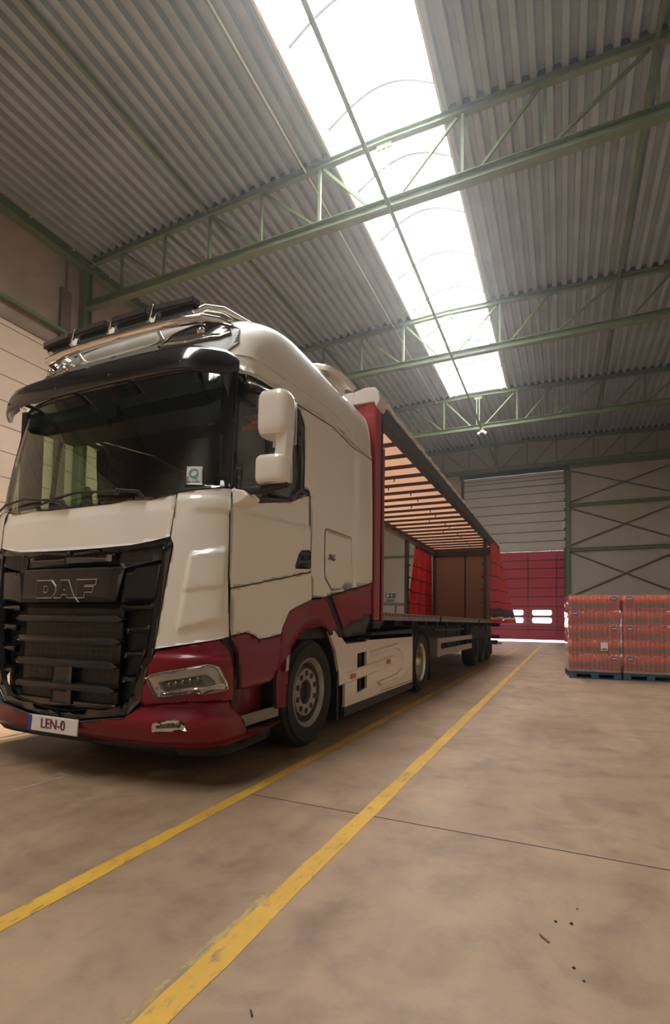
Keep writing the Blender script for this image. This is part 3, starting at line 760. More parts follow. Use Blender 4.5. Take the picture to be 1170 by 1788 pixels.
# DAF lettering: outlined block letters
def emblem():
    L = [([(0,0),(.16,0),(.205,.045),(.205,.085),(.16,.13),(0,.13)], [(.075,.04),(.115,.04),(.13,.055),(.13,.075),(.115,.09),(.075,.09)], 0.0),
         ([(0,0),(.07,0),(.085,.025),(.13,.025),(.145,0),(.215,0),(.145,.13),(.07,.13)], [(.098,.055),(.118,.055),(.108,.085)], .195),
         ([(0,0),(.075,0),(.075,.04),(.155,.04),(.165,.078),(.075,.078),(.075,.092),(.185,.092),(.195,.13),(0,.13)], None, .435)]
    em = None
    def solid(outer, hole, x0, y0, t, grow, m, name):
        bm = bmesh.new()
        def off(poly, g):
            n = len(poly); r = []
            for i in range(n):
                a = Vector(poly[i-1]); b = Vector(poly[i]); c = Vector(poly[(i+1)%n])
                d1 = (b-a).normalized(); d2 = (c-b).normalized(); n1 = Vector((d1.y,-d1.x)); n2 = Vector((d2.y,-d2.x))
                k = (n1+n2); k = k/max(.35,k.dot(n1)) if k.length > 1e-6 else n1
                r.append((b.x+k.x*g, b.y+k.y*g))
            return r
        o = off(outer, grow); ed = []
        vs = [bm.verts.new((u,0,v)) for u,v in o]; ed += [bm.edges.new((vs[i],vs[(i+1)%len(vs)])) for i in range(len(vs))]
        if hole:
            h = off(hole, -grow); hv = [bm.verts.new((u,0,v)) for u,v in h]; ed += [bm.edges.new((hv[i],hv[(i+1)%len(hv)])) for i in range(len(hv))]
        bmesh.ops.triangle_fill(bm, edges=ed, use_beauty=True)
        r = bmesh.ops.extrude_face_region(bm, geom=bm.faces[:]); bmesh.ops.translate(bm, verts=[v for v in r['geom'] if isinstance(v, bmesh.types.BMVert)], vec=(0,-t,0))
        bmesh.ops.recalc_face_normals(bm, faces=bm.faces)
        mb = MB(); mb.bm.free(); mb.bm = bm
        bmesh.ops.translate(bm, verts=bm.verts, vec=(x0,y0,1.295))
        return mb.done(name, m, ep)
    X0 = CX-.315; Y0 = 2.616
    for outer, hole, x in L:
        solid(outer, hole, X0+x, Y0, .010, .0045, mat('letter_outline', (.60,.58,.50), .3, metal=.5), 'letter_rim')
        solid(outer, hole, X0+x, Y0-.004, .010, -.0015, GLOSSBLACK, 'letter')
emblem()

# number plate
pl = MB().box((CX+.0,2.548,.372),(.52,.012,.115), Matrix.Rotation(R(-3),3,'X')).done('number_plate', mat('plate_white', (.75,.73,.70), .35), truck, bevel=.004)
MB().box((CX-.24,2.5405,.372),(.04,.004,.112)).done('blue_band', mat('plate_blue', (.02,.04,.25), .4), pl)
text('plate_letters', 'LEN-0', .10, (CX+.01,2.539,.374), Matrix.Rotation(R(90),4,'X'), mat('plate_ink', (.14,.015,.02), .5), pl, .002)

# ---- side: door, sleeper wall, red sill, arch
for s in (0,1):
    sg = -1 if s else 1; mir = bool(s); side_n = 'driver'
    d_up = [(1.292,2.050),(1.62,2.045),(2.14,2.165),(2.40,2.275),(2.495,2.30),(2.56,1.602),(1.318,1.372),(1.303,1.45),(1.280,1.92)]
    d_lo = [(1.320,1.366),(2.562,1.596),(2.600,1.362),(2.58,1.335),(2.24,1.235),(2.09,1.10),(2.035,1.035),(1.715,1.005),(1.62,1.04),(1.523,1.060),(1.345,1.040),(1.330,1.10)]
    def door_off(p, z):
        p = abs(p); zk = 1.93+(p-1.28)*.07
        h = .010*(1-smoothstep(zk-.03,zk+.015,z))
        return h
    door = panel('door', [d_up, d_lo], WHITE, truck, off=door_off, step=.06, zstep=.03, mirror=mir)
    panel('window_frame', [[(1.282,2.052),(1.62,2.047),(2.14,2.167),(2.40,2.277),(2.495,2.30),(2.48,2.335),(2.36,2.34),(2.305,2.33),(2.13,2.205),(1.62,2.085),(1.312,2.082)],
          [(1.282,2.052),(1.312,2.082),(1.272,2.92),(1.245,2.955)],
          [(1.245,2.955),(1.272,2.92),(1.5,2.965),(1.9,2.985),(2.15,2.975),(2.20,3.02),(1.9,3.02),(1.5,3.0)],
          [(2.15,2.975),(2.245,2.89),(2.305,2.33),(2.36,2.34),(2.345,2.62),(2.30,2.93),(2.20,3.02)]],
          [GLOSSBLACK,LINER], door, off=.004, th=.03, step=.1, mirror=mir)
    panel('door_window', [(1.27,2.93),(1.31,2.07),(1.62,2.075),(2.13,2.195),(2.315,2.32),(2.25,2.90),(2.15,2.98),(1.9,2.99),(1.5,2.97)], [GLASS], door, off=-.006, th=.006, inner=0, step=.1, mirror=mir)
    panel('window_bar', [(1.70,2.09),(1.735,2.10),(1.70,2.98),(1.665,2.98)], [MATTBLACK,LINER], door, off=.0, th=.03, step=.1, mirror=mir)
    # handle pocket and grip
    hd = panel('door_handle', [(2.245,1.62),(2.31,1.735),(2.36,1.775),(2.50,1.795),(2.53,1.78),(2.54,1.64),(2.52,1.622),(2.26,1.60)], [mat('handle_grey', (.03,.034,.04), .35)], door, off=.016, th=.03, inner=0, step=.05, mirror=mir)
    panel('handle_grip', [(2.36,1.725),(2.50,1.745),(2.50,1.705),(2.36,1.685)], [MATTBLACK], hd, off=.030, th=.02, inner=0, step=.05, mirror=mir)
    panel('handle_grip', [(2.33,1.652),(2.47,1.672),(2.47,1.655),(2.34,1.638)], [MATTBLACK], hd, off=.022, th=.01, inner=0, step=.05, mirror=mir)
    # red door foot
    def foot_off(p, z): return .012*smoothstep(.64,.72,z)+.01*(1-smoothstep(.9,.97,z))
    panel('door_foot', [(1.345,1.034),(1.523,1.054),(1.62,1.034),(1.715,.998),(2.03,1.028),(2.05,1.05),(2.035,.90),(1.985,.75),(1.965,.735),(1.90,.668),(1.574,.645),(1.458,.655),(1.432,.90)], RED, truck, off=foot_off, step=.06, zstep=.04, mirror=mir)
    # step recess
    m = MB(); x1 = CX+sg*1.235; x0 = CX+sg*1.08
    m.span((x0-.01,3.02,.40),(x0+.01,3.66,.92)); m.done('step_well', mat('red_step_well', (.20,.006,.012), .5, coat=.4), truck)
    m = MB(); m.span((x0,3.08,.37),(x1,3.64,.40)); m.span((x1-.012*sg,3.10,.37),(x1+.004*sg,3.64,.455)); m.done('step_plate', mat('step_aluminium', (.30,.29,.27), .45, metal=.5, bump=(90,.6)), truck)
    m = MB(); m.span((x0,3.02,.40),(x1-.02*sg,3.10,.66)); m.done('step_side', MATTBLACK, truck)
    # sleeper side wall
    sl = [(2.575,2.32),(2.512,2.29),(2.585,1.585),(2.620,1.362),(2.88,1.382),(3.045,1.412),(4.255,1.628),(4.255,3.13),(3.58,3.10),(2.98,3.14),(2.07,3.06),(2.21,3.03),(2.32,2.93),(2.365,2.62),(2.38,2.345),(2.49,2.345)]
    def sl_off(p, z):
        p = abs(p); return .012*smoothstep(3.62,3.80,p)+.008*(1-smoothstep(2.55,2.66,z))*smoothstep(2.5,2.8,p)*0
    panel('sleeper_wall', sl, WHITE, truck, off=sl_off, step=.07, mirror=mir)
    # storage hatch: a lid just proud of the wall in a dark line
    hp = [(2.862,2.02),(2.875,2.05),(2.912,2.062),(3.565,2.075),(3.63,1.545),(3.56,1.53),(3.10,1.462),(3.055,1.465),(2.892,1.57),(2.868,1.70)]
    hc = (3.22,1.77)
    panel('hatch_seam', [(hc[0]+(p-hc[0])*1.012, hc[1]+(z-hc[1])*1.016) for p,z in hp], [mat('seam_dark', (.10,.08,.065), .7)], truck, off=.0015, th=.008, inner=0, step=.1, mirror=mir)
    ht = panel('storage_hatch', hp, WHITE, truck, off=.004, th=.004, step=.1, mirror=mir)
    yb = 4.60
    text('badge', 'XG', .085, (CX+sg*1.262,yb,1.785), Matrix.Rotation(R(90)*sg,4,'Z') @ Matrix.Rotation(R(90),4,'X'), mat('badge_grey', (.14,.12,.10), .4), ht, .004, shear=.2, sx=1.25)
    # red band of the sleeper foot, dark tail below
    def rb_off(p, z): return .010*smoothstep(1.0,1.05,z)
    panel('sill_panel', [(3.045,1.405),(4.255,1.618),(4.255,1.245),(3.365,1.085)], RED, truck, off=rb_off, step=.07, mirror=mir)
    panel('sill_tail', [(3.372,1.082),(4.255,1.238),(4.255,1.165),(4.03,1.0),(3.53,.985),(3.44,1.0)], [DARKGREY], truck, off=-.004, inner=0, step=.07, mirror=mir)
    panel('sill_gap', [(2.86,1.385),(3.05,1.41),(3.46,.985),(3.34,.98),(3.20,1.07)], [MATTBLACK], truck, off=-.012, th=.03, inner=0, step=.07, mirror=mir)
    # wheel arch: red fender with a flared edge
    ar = [(2.060,1.085),(2.175,1.232),(2.25,1.258),(2.588,1.345),(2.86,1.372),(2.92,1.35),(3.215,1.068),(3.10,1.052),(2.955,1.012),(2.86,1.085),(2.70,1.10),(2.45,1.075),(2.33,1.025),(2.20,.92),(2.13,.80),(2.10,.62),(2.085,.44),(2.0,.44),(1.985,.62),(2.00,.75),(2.045,.90)]
    def ar_off(p, z):
        p = abs(p); dy = (p-1.39)+2.93-FYW; rr = math.hypot(dy*1.0, z-WZ)
        return .012+.045*(1-smoothstep(.60,.70,rr))
    panel('wheel_arch', ar, RED, truck, off=ar_off, step=.035, zstep=.035, mirror=mir)
    panel('side_marker', [(2.075,.86),(2.115,.87),(2.10,.74),(2.06,.73)], [mat('marker_clear', (.55,.48,.42), .3)], truck, off=.062, th=.01, inner=0, step=.03, mirror=mir)
    # dark inner arch
    m = MB(); xa = CX+sg*.90; xb = CX+sg*1.20
    def liner(u, v, xa=xa, xb=xb):
        t = R(200-220*u); r = .62; return (xa+(xb-xa)*v, FYW+r*math.cos(t), WZ+.06+r*math.sin(t)*1.0)
    m.grid(liner, 24, 1); m.done('arch_liner', MATTBLACK, truck, solid=.01)
    m = MB().span((xa,4.86,.12),(CX+sg*1.22,4.90,.62)).done('mud_flap', MATTBLACK, truck)

# ---- roof shell, header, visor, upper lamps
shell = []
NP, PB = 0, 4.255
def roof_poly():
    a = [(0,3.05),(.6,3.05),(1.15,3.03),(1.25,2.98),(1.5,3.02),(2.05,3.07),(2.98,3.15),(3.58,3.11),(PB,3.14),(PB,3.895),(0,3.895)]
    return sym(a)
rf = panel('roof', roof_poly(), WHITE, truck, off=0, th=.03, step=.07, zstep=.03)
m = MB(); pts = []
for k in range(0, 41): pts.append(SP(-4.255+8.51*k/40, 3.895, 0)[0])
m.bm.faces.new([m.bm.verts.new(p) for p in pts]); m.done('roof_cap', WHITE, truck, solid=.02)
# raised character line along the roof side
for s in (0,1):
    def rl_off(p, z):
        p = abs(p); zc = 3.165 + .03*math.sin((p-1.2)*1.0); return .018*(1-smoothstep(0,.03,abs(z-zc)-.02))*smoothstep(4.2,4.0,p)*0+.016*smoothstep(3.30,3.18,z)
    panel('roof_shoulder', [(1.16,3.03),(1.27,3.0),(1.5,3.04),(2.05,3.085),(2.98,3.165),(3.58,3.125),(4.24,3.15),(4.24,3.18),(3.58,3.22),(2.9,3.30),(2.1,3.23),(1.35,3.15),(1.16,3.12)], [WHITE,WHITE], truck, off=.016, th=.02, step=.08, zstep=.05, mirror=bool(s))
# silver-grey header strip between visor and white roof, lamps in its ends
panel('header_strip', sym([(0,3.06),(.9,3.06),(1.08,3.10),(1.15,3.25),(1.08,3.40),(.92,3.475),(.70,3.46),(.58,3.40),(.47,3.33),(.35,3.305),(0,3.30)]), [STEELG], truck, off=.012, th=.02, inner=0, step=.05, zstep=.03)
for s in (0,1):
    up = panel('roof_lamp', [(.52,3.275),(.60,3.36),(.72,3.42),(.88,3.44),(1.00,3.40),(1.05,3.34),(.98,3.29),(.75,3.26)], [LEDGL], truck, off=.022, th=.02, inner=0, step=.04, mirror=bool(s))
    panel('lamp_bezel', [[(.49,3.26),(.585,3.37),(.71,3.435),(.88,3.458),(1.02,3.415),(1.01,3.402),(.88,3.442),(.72,3.42),(.60,3.36),(.515,3.265)],[(.52,3.275),(.75,3.26),(.98,3.29),(1.05,3.34),(1.06,3.325),(.99,3.27),(.75,3.24),(.52,3.255)]], [CHROME], up, off=.030, th=.02, inner=0, step=.04, mirror=bool(s))
    q, nn = SP((-1 if s else 1)*.82, 3.35, .02); MB().ball(q, .035, 12).done('lamp_lens', CHROME, up, smooth=True)
# visor
def vis(u, v, back=False):
    p = -1.225+2.45*u; a = abs(p)
    zu = 3.10; zl = 2.895
    if a > 1.15: t = (a-1.15)/.075; zl += .045*t; zu -= .04*t
    z = zl+(zu-zl)*v
    base, n = SP(p, 3.0, 0); n.z = 0; n.normalize()
    o = .215-.055*v-.10*smoothstep(.9,1.24,a) + .02*math.sin(math.pi*v)
    if back: o -= .012
    q = base+n*o; q.z = z - (.0 if not back else .0)
    return q
m = MB(); m.grid(lambda u,v: vis(u,v), 70, 8); m.done('sun_visor', mat('black_visor', (.010,.009,.009), .16, coat=.5), truck, smooth=True, auto=60, solid=.014)
for u in (.13,.38,.62,.87):
    a = vis(u,.55); b, n = SP(-1.24+2.48*u, 3.0, -.01)
    MB().cyl(a, b, .018, 8).done('visor_bracket', MATTBLACK, truck)
    MB().ball(vis(u,.30)+Vector((0,-.004,0)), .012, 8).done('visor_bolt', DARKGREY, truck)

# chrome light bar with four LED lamps
BY, BZ = 2.975, 3.44
pts = []
def barpt(x, z, y): return Vector((CX+x, y, z))
core = [(-1.00,3.46,3.62),(-.98,3.50,3.35),(-.93,3.475,3.12),(-.86,3.455,3.01),(-.6,3.45,2.965),(-.2,3.45,2.945),(.2,3.45,2.945),(.6,3.45,2.965),(.86,3.455,3.01),(.93,3.475,3.12),(.98,3.50,3.35),(1.00,3.46,3.62)]
bar = MB().tube([barpt(*c) for c in core], .036, 12).done('light_bar', CHROME, truck, smooth=True)
core2 = [(.80,3.50,2.99),(.86,3.56,3.05),(.93,3.60,3.18),(.99,3.62,3.45),(1.02,3.56,3.75)]
for s in (1,-1):
    MB().tube([barpt(x*s,z,y) for x,z,y in core2], .026, 10).done('light_bar_end', CHROME, truck, smooth=True)
    MB().tube([barpt(s*.97,3.49,3.30),barpt(s*1.0,3.44,3.34),barpt(s*1.0,3.36,3.36)], .018, 8).done('light_bar_foot', MATTBLACK, truck)
    MB().tube([barpt(s*.45,3.45,2.96),barpt(s*.45,3.38,3.05),barpt(s*.45,3.34,3.14)], .016, 8).done('light_bar_foot', CHROME, truck)
for k, xc in enumerate((-.675,-.235,.205,.645)):
    y0 = 2.95+.06*abs(xc)**2
    rz = Matrix.Rotation(math.atan(.12*xc),3,'Z')
    l = MB().box((CX+xc,y0,3.578),(.385,.07,.052), rz).done('led_lamp', MATTBLACK, truck, bevel=.008)
    m = MB().box((CX+xc,y0-.04,3.58),(.36,.008,.036), rz); m.done('lamp_glass', LEDGL, l)
    m = MB()
    for q in range(16): m.box((CX+xc-.17+q*.0227,y0+.038,3.575),(.008,.02,.06), rz)
    m.box((CX+xc,y0+.01,3.607),(.36,.05,.008),rz); m.done('cooling_fins', DARKGREY, l)
    MB().span((CX+xc-.16,y0-.0,3.52),(CX+xc+.16,y0+.02,3.552)).done('lamp_bracket', MATTBLACK, l)
for xc in (-.455,-.015,.425):
    MB().box((CX+xc,2.945,3.55),(.028,.05,.14), Matrix.Rotation(R(18),3,'Y')).done('lamp_clamp', CHROME, truck, bevel=.006)

# rear roof wing
def wing(u, v):
    x = -1.13+2.26*u; e = abs(x)/1.13
    y = 4.75+.72*v; z = 3.93+.085*math.sin(v*math.pi*.62)-.10*e**6
    return (CX+x, y, z)
m = MB(); m.grid(wing, 30, 12); m.done('roof_wing', WHITE, truck, smooth=True, solid=.05)
for s in (-1,1):
    m = MB(); m.prism([(4.95,3.80),(5.45,3.78),(5.47,3.99),(5.05,3.95)], lambda u,v,t: (t,u,v), CX+s*.9, CX+s*1.0); m.done('wing_support', WHITE, truck)
    # trailing edge extension of the side
    m = MB(); m.span((CX+s*1.05,5.30,1.15),(CX+s*1.10,5.76,3.1)); m.done('side_fin_inner', DARKGREY, truck)

# ---- mirrors
for s in (1,-1):
    mr = MB()
    X = lambda a: CX+s*(a if s > 0 or a < 1.4 else a+.13)
    def hous(z0, z1, xin, xout, y0, y1, name, parent, taper=0):
        m = MB()
        def f(u, v):
            a = 2*math.pi*u; ca, sa = math.cos(a), math.sin(a)
            ex = math.copysign(abs(ca)**.55, ca); ey = math.copysign(abs(sa)**.6, sa)
            k = 1-.16*(abs(2*v-1)**7); sh = taper*(1-v)
            xc = (xin+xout)/2+sh*.5; hw = (xout-xin)/2-abs(sh)*.5
            return (X(xc+hw*ex*k), (y0+y1)/2+(y1-y0)/2*ey*k, z0+(z1-z0)*v + .035*(xc+hw*ex-xout)*(-1))
        m.grid(f, 28, 14)
        for v in (0,1):
            m.bm.faces.new([m.bm.verts.new(f(i/28,v)) for i in range(28)])
        bmesh.ops.remove_doubles(m.bm, verts=m.bm.verts, dist=.0005)
        return m.done(name, WHITE, parent, smooth=True, auto=50)
    um = hous(2.405,2.705,1.46,1.70,2.86,3.04,'mirror_housing',truck)
    MB().box((X(1.585),3.062,2.53),(.19,.008,.30)).done('mirror_glass', MIRRORM, um)
    lm = hous(2.075,2.262,1.45,1.69,2.86,3.02,'mirror_housing',truck)
    MB().box((X(1.57),3.042,2.19),(.18,.008,.17)).done('mirror_glass', MIRRORM, lm)
    m = MB(); m.prism([(1.585,2.22),(1.685,2.20),(1.70,2.46),(1.60,2.44),(1.605,2.33)], lambda u,v,t: (X(u),t,v), 2.90, 3.0); m.done('mirror_neck', WHITE, truck, bevel=.012)
    # upper black arm and lower black arm
    if s > 0: MB().tube([(X(1.20),3.12,2.90),(X(1.25),3.08,2.88),(X(1.38),3.0,2.80),(X(1.48),2.97,2.745),(X(1.58),2.97,2.70)], [.05,.05,.035,.028,.03], 10).done('mirror_arm', GLOSSBLACK, truck, smooth=True)
    MB().tube([(X(1.22),3.05,2.075),(X(1.32),3.0,2.07),(X(1.50),2.96,2.055),(X(1.68),2.95,2.075)], [.035,.028,.03,.024], 10).done('mirror_arm', MATTBLACK, truck, smooth=True)
    m = MB(); m.prism([(1.235,2.085),(1.33,2.06),(1.375,2.02),(1.34,1.985),(1.245,1.95)], lambda u,v,t: (X(u),t,v), 2.93, 3.10); m.done('mirror_bracket', WHITE, truck, bevel=.012)
    MB().span((X(1.17) if s > 0 else X(1.24),3.08,2.78),(X(1.24) if s > 0 else X(1.17),3.22,2.97)).done('mirror_mount', GLOSSBLACK, truck, bevel=.01)

# ---- wipers, sticker
def wp(p, z, o=.02): return SP(p,z,o)[0]
for a, b, c in (((-1.18,2.05),(-.62,2.10),(-.12,2.035)),((-.45,2.02),(.0,2.095),(.62,2.05)),):
    m = MB(); m.tube([wp(*a,.03),wp((a[0]+b[0])/2,(a[1]+b[1])/2+.008,.03),wp(*b,.03),wp((b[0]+c[0])/2,(b[1]+c[1])/2,.03),wp(*c,.03)], .009, 8); wpr = m.done('wiper', MATTBLACK, truck, smooth=True)
    m = MB(); m.tube([wp(c[0]+.03,c[1]-.05,.02),wp(c[0],c[1]-.01,.045),wp(c[0]-.2,c[1]+.02,.045)], .014, 8); m.done('wiper_arm', MATTBLACK, wpr, smooth=True)
st = panel('windscreen_sticker', [(.952,2.228),(1.068,2.222),(1.080,2.085),(.964,2.090)], [mat('sticker_white', (.70,.70,.68), .5)], truck, off=.004, th=.002, inner=0, step=.03)
q, nn = SP(1.012,2.168,.009); TEAL = mat('teal_print', (.02,.30,.33), .4)
rotm = Matrix.Translation((0,0,0)) @ nn.to_track_quat('Z','Y').to_matrix().to_4x4()
text('sticker_letter', 'Q', .095, q, rotm, TEAL, st, .0006)
m = MB()
for k, (a, b) in enumerate(((.972,.998),(1.008,1.024),(1.03,1.06))):
    q, nn = SP((a+b)/2,2.108,.006); m.box(q,(b-a,.002,.006), nn.to_track_quat('Y','Z').to_matrix())
m.done('sticker_lines', mat('sticker_print', (.10,.10,.12), .5), st)

# ---- interior
m = MB(); m.span((CX-1.15,3.0,1.30),(CX+1.15,5.2,1.36)); m.done('cab_floor', LINER, truck)
m = MB(); m.span((CX-1.15,5.18,1.3),(CX+1.15,5.24,3.50)); m.done('cab_rear_wall', LINER, truck)
m = MB(); m.prism([(2.80,1.98),(3.02,2.02),(3.22,1.95),(3.30,1.75),(3.15,1.45),(2.85,1.4)], lambda u,v,t:(t,u,v), CX-1.08, CX+1.08); m.done('dashboard', DARKGREY, truck, bevel=.02)
for s, nm in ((1,1),(-1,1)):
    xs_ = CX+s*.60
    st_ = MB().box((xs_,3.95,1.83),(.52,.50,.16)).done('seat', LINER, truck, bevel=.04)
    MB().box((xs_,4.22,2.22),(.50,.16,.68), Matrix.Rotation(R(-10),3,'X')).done('seat_back', LINER, st_, bevel=.05)
    MB().box((xs_,4.30,2.66),(.28,.10,.20), Matrix.Rotation(R(-10),3,'X')).done('head_rest', LINER, st_, bevel=.03)
    MB().span((xs_-.2,3.75,1.36),(xs_+.2,4.15,1.75)).done('seat_base', DARKGREY, st_)
m = MB(); c = Vector((CX+.60,3.42,2.02)); rm = Matrix.Rotation(R(-30),3,'X')
m.tube([c+rm@Vector((.21*math.cos(2*math.pi*k/28),0,.21*math.sin(2*math.pi*k/28))) for k in range(28)], .015, 8, closed=True); m.bar(c+rm@Vector((-.2,0,0)),c+rm@Vector((.2,0,0)),.03,.05); m.bar(c,c+rm@Vector((0,0,-.2)),.05,.03); m.box(c,(.14,.05,.12),rm); m.done('steering_wheel', MATTBLACK, truck, smooth=True)
m = MB(); m.tube([c+Vector((0,.03,-.02)),(CX+.60,3.22,1.72)], .04, 8); m.done('steering_column', MATTBLACK, truck)
m = MB(); m.span((CX-1.1,2.98,2.86),(CX+1.1,3.5,2.95)); m.done('overhead_console', LINER, truck)
for s in (-1,1):
    def curt(u, v, s=s): return (CX+s*(1.16+.02*math.sin(u*40)), 3.98+.45*u, 1.95+.95*v)
    m = MB(); m.grid(curt, 30, 2); m.done('side_curtain', LINER, truck, solid=.01, smooth=True)
for s in (-1,1): MB().span((CX+s*1.12-.03,2.98,1.95),(CX+s*1.12+.03,3.16,3.02)).done('pillar_trim', LINER, truck)
m = MB(); m.box((CX-.02,2.97,2.83),(.20,.06,.10)); m.cyl((CX-.02,2.95,2.7),(CX-.02,2.95,2.78),.03); m.done('camera_unit', MATTBLACK, truck)
# small plush shape near the far window, a phone mount on the dash
m = MB(); bx_, by_, bz_ = -4.42, 3.62, 2.36
m.ball((bx_,by_,bz_),.06,12,(1,.8,1.1)); m.ball((bx_,by_,bz_+.085),.04,12); m.ball((bx_-.055,by_,bz_+.06),.028,10); m.ball((bx_+.055,by_,bz_+.06),.028,10); m.ball((bx_-.05,by_,bz_-.05),.03,10); m.ball((bx_+.05,by_,bz_-.05),.03,10)
PL = m.done('plush_ornament', mat('grey_green_plush', (.10,.12,.085), .9), None, smooth=True); props(PL, 'small grey green plush figure standing inside the far side window of the cab', 'plush toy')
MB().cyl((bx_,by_,1.36),(bx_,by_,2.30),.012,8).done('stand', MATTBLACK, PL)
m = MB(); m.box((CX-.72,3.02,2.085),(.10,.05,.12)); m.cyl((CX-.72,3.02,1.99),(CX-.72,3.02,2.05),.03); m.done('dash_mount', MATTBLACK, truck, bevel=.02)
# engine tunnel hides the daylight under the cab, chassis rails, fifth wheel
m = MB(); m.span((CX-1.17,2.95,.98),(CX+1.17,5.22,1.30)); m.done('cab_underside', CHASSIS, truck)
m = MB(); m.span((CX-.78,2.9,.30),(CX+.78,5.2,1.0)); m.done('engine_block', CHASSIS, truck)
m = MB()
for s in (-1,1): m.span((CX+s*.40-.04,3.2,.72),(CX+s*.40+.04,9.3,1.0))
m.span((CX-.4,9.2,.75),(CX+.4,9.3,.95)); m.done('chassis_frame', CHASSIS, truck)
m = MB(); m.prism([(-.45,7.9),(.45,7.9),(.5,8.3),(.35,8.9),(.08,8.9),(.05,8.45),(-.05,8.45),(-.08,8.9),(-.35,8.9),(-.5,8.3)], lambda u,v,t:(CX+u,v,t), 1.06,1.10); m.span((CX-.45,8.1,.98),(CX+.45,8.5,1.06)); m.done('fifth_wheel', CHASSIS, truck)
m = MB(); m.cyl((CX-1.0,FYW,WZ),(CX+1.0,FYW,WZ),.09,12); m.cyl((CX-1.0,RYW,WZ),(CX+1.0,RYW,WZ),.12,12); m.ball((CX,RYW,WZ),.26,14); m.done('axles', CHASSIS, truck, smooth=True)

# side skirts
def skirt(sg):
    X1 = CX+sg*1.225
    o = .0
    outl = [(4.64,1.045),(4.80,1.075),(4.93,1.0),(5.08,.905),(5.70,.915),(5.78,.94),(7.72,.985),(7.76,.975),(7.76,.23),(5.07,.23),(5.07,.49),(4.92,.475),(4.90,.62),(4.80,.86)]
    holes = [[(5.42,.785),(5.72,.80),(5.72,.625),(5.42,.60)],[(5.42,.535),(5.74,.555),(5.74,.365),(5.42,.335)]]
    bm = bmesh.new(); ed = []
    for lp in [outl]+holes:
        vs = [bm.verts.new((0,y,z)) for y,z in lp]; ed += [bm.edges.new((vs[i],vs[(i+1)%len(vs)])) for i in range(len(vs))]
    bmesh.ops.triangle_fill(bm, edges=ed, use_beauty=True)
    r = bmesh.ops.extrude_face_region(bm, geom=bm.faces[:]); bmesh.ops.translate(bm, verts=[v for v in r['geom'] if isinstance(v, bmesh.types.BMVert)], vec=(-.03*sg,0,0))
    bmesh.ops.translate(bm, verts=bm.verts, vec=(X1,0,0)); bmesh.ops.recalc_face_normals(bm, faces=bm.faces)
    mb = MB(); mb.bm.free(); mb.bm = bm; sk = mb.done('side_skirt', WHITE, truck)
    # raised arrow relief pointing backwards
    def relief(outer, inner, h, nm):
        m = MB(); bm = m.bm; n = len(outer)
        a = [bm.verts.new((X1-.002*sg,y,z)) for y,z in outer]; b = [bm.verts.new((X1+h*sg,y,z)) for y,z in inner]
        for i in range(n): bm.faces.new((a[i],a[(i+1)%n],b[(i+1)%n],b[i]))
        bm.faces.new(b); bm.faces.new(a[::-1]); m.done(nm, WHITE, sk)
    relief([(5.78,.80),(6.95,.865),(7.15,.81),(7.42,.60),(7.20,.415),(6.95,.365),(6.2,.33),(6.05,.40),(6.9,.44),(7.12,.50),(7.22,.60),(7.05,.74),(6.85,.78),(5.78,.72)],
           [(5.80,.775),(6.95,.842),(7.13,.79),(7.38,.60),(7.17,.435),(6.95,.385),(6.25,.35),(6.14,.385),(6.92,.42),(7.15,.485),(7.26,.60),(7.08,.755),(6.87,.80),(5.80,.745)], .022, 'skirt_relief')
    relief([(5.05,.60),(6.75,.70),(6.90,.66),(6.90,.60),(6.80,.56),(5.05,.47)],[(5.08,.585),(6.74,.685),(6.87,.65),(6.87,.61),(6.79,.575),(5.08,.49)], .014, 'skirt_rib')
    relief([(7.30,.38),(7.74,.52),(7.74,.25),(6.1,.25)],[(7.32,.36),(7.70,.47),(7.70,.27),(6.3,.27)], .012, 'skirt_facet')
    for y, z in ((5.25,.545),(6.50,.625)): MB().box((X1+.022*sg,y,z),(.022,.13,.055)).done('side_marker', ORANGE, sk, bevel=.01)
    for zz in ((.60,.80),(.335,.555)):
        m = MB(); m.span((X1-.14*sg,5.40,zz[0]-.02),(X1-.12*sg,5.76,zz[1]+.02)); m.span((X1-.13*sg,5.56,zz[0]),(X1-.03*sg,5.59,zz[1])); m.done('skirt_opening', MATTBLACK, sk)
        m = MB(); m.span((X1-.12*sg,5.42,zz[0]-.015),(X1-.01*sg,5.74,zz[0]+.012)); m.done('opening_ledge', STEELG, sk)
    m = MB(); m.span((X1-.05*sg,5.07,.125),(X1-.005*sg,7.80,.228)); m.done('skirt_lip', DARKGREY, sk)
    m = MB(); m.span((X1-.16*sg,5.80,.93),(X1-.0*sg,7.74,.985)); m.prism([(5.76,.93),(7.74,.975),(7.74,1.05),(5.90,1.01)], lambda u,v,t:(t,u,v), X1-.15*sg, X1-.0*sg); m.done('skirt_top', MATTBLACK, sk)
    m = MB(); m.span((X1-.6*sg,5.02,.14),(X1-.06*sg,7.7,.90)); m.done('fuel_tank', CHASSIS, truck)
    m = MB(); m.span((X1-.60*sg,5.0,.89),(X1-.03*sg,5.8,.905));
    for k in range(14): m.box((X1-.12*sg,5.06+.05*k,.912),(.20,.02,.012))
    m.done('step_tread', ALU, truck)
skirt(1); skirt(-1)
# rear mudguards
for s in (-1,1):
    m = MB()
    def mg(u, v, s=s):
        t = R(178-180*u); r = .585; return (CX+s*(.62+.60*v), RYW+r*math.cos(t), WZ+.02+r*math.sin(t))
    m.grid(mg, 26, 2); m.done('mudguard', MATTBLACK, truck, smooth=True, solid=.018)
    MB().span((CX+s*.64,RYW+.585,.14),(CX+s*1.22,RYW+.60,.55)).done('mud_flap', MATTBLACK, truck)

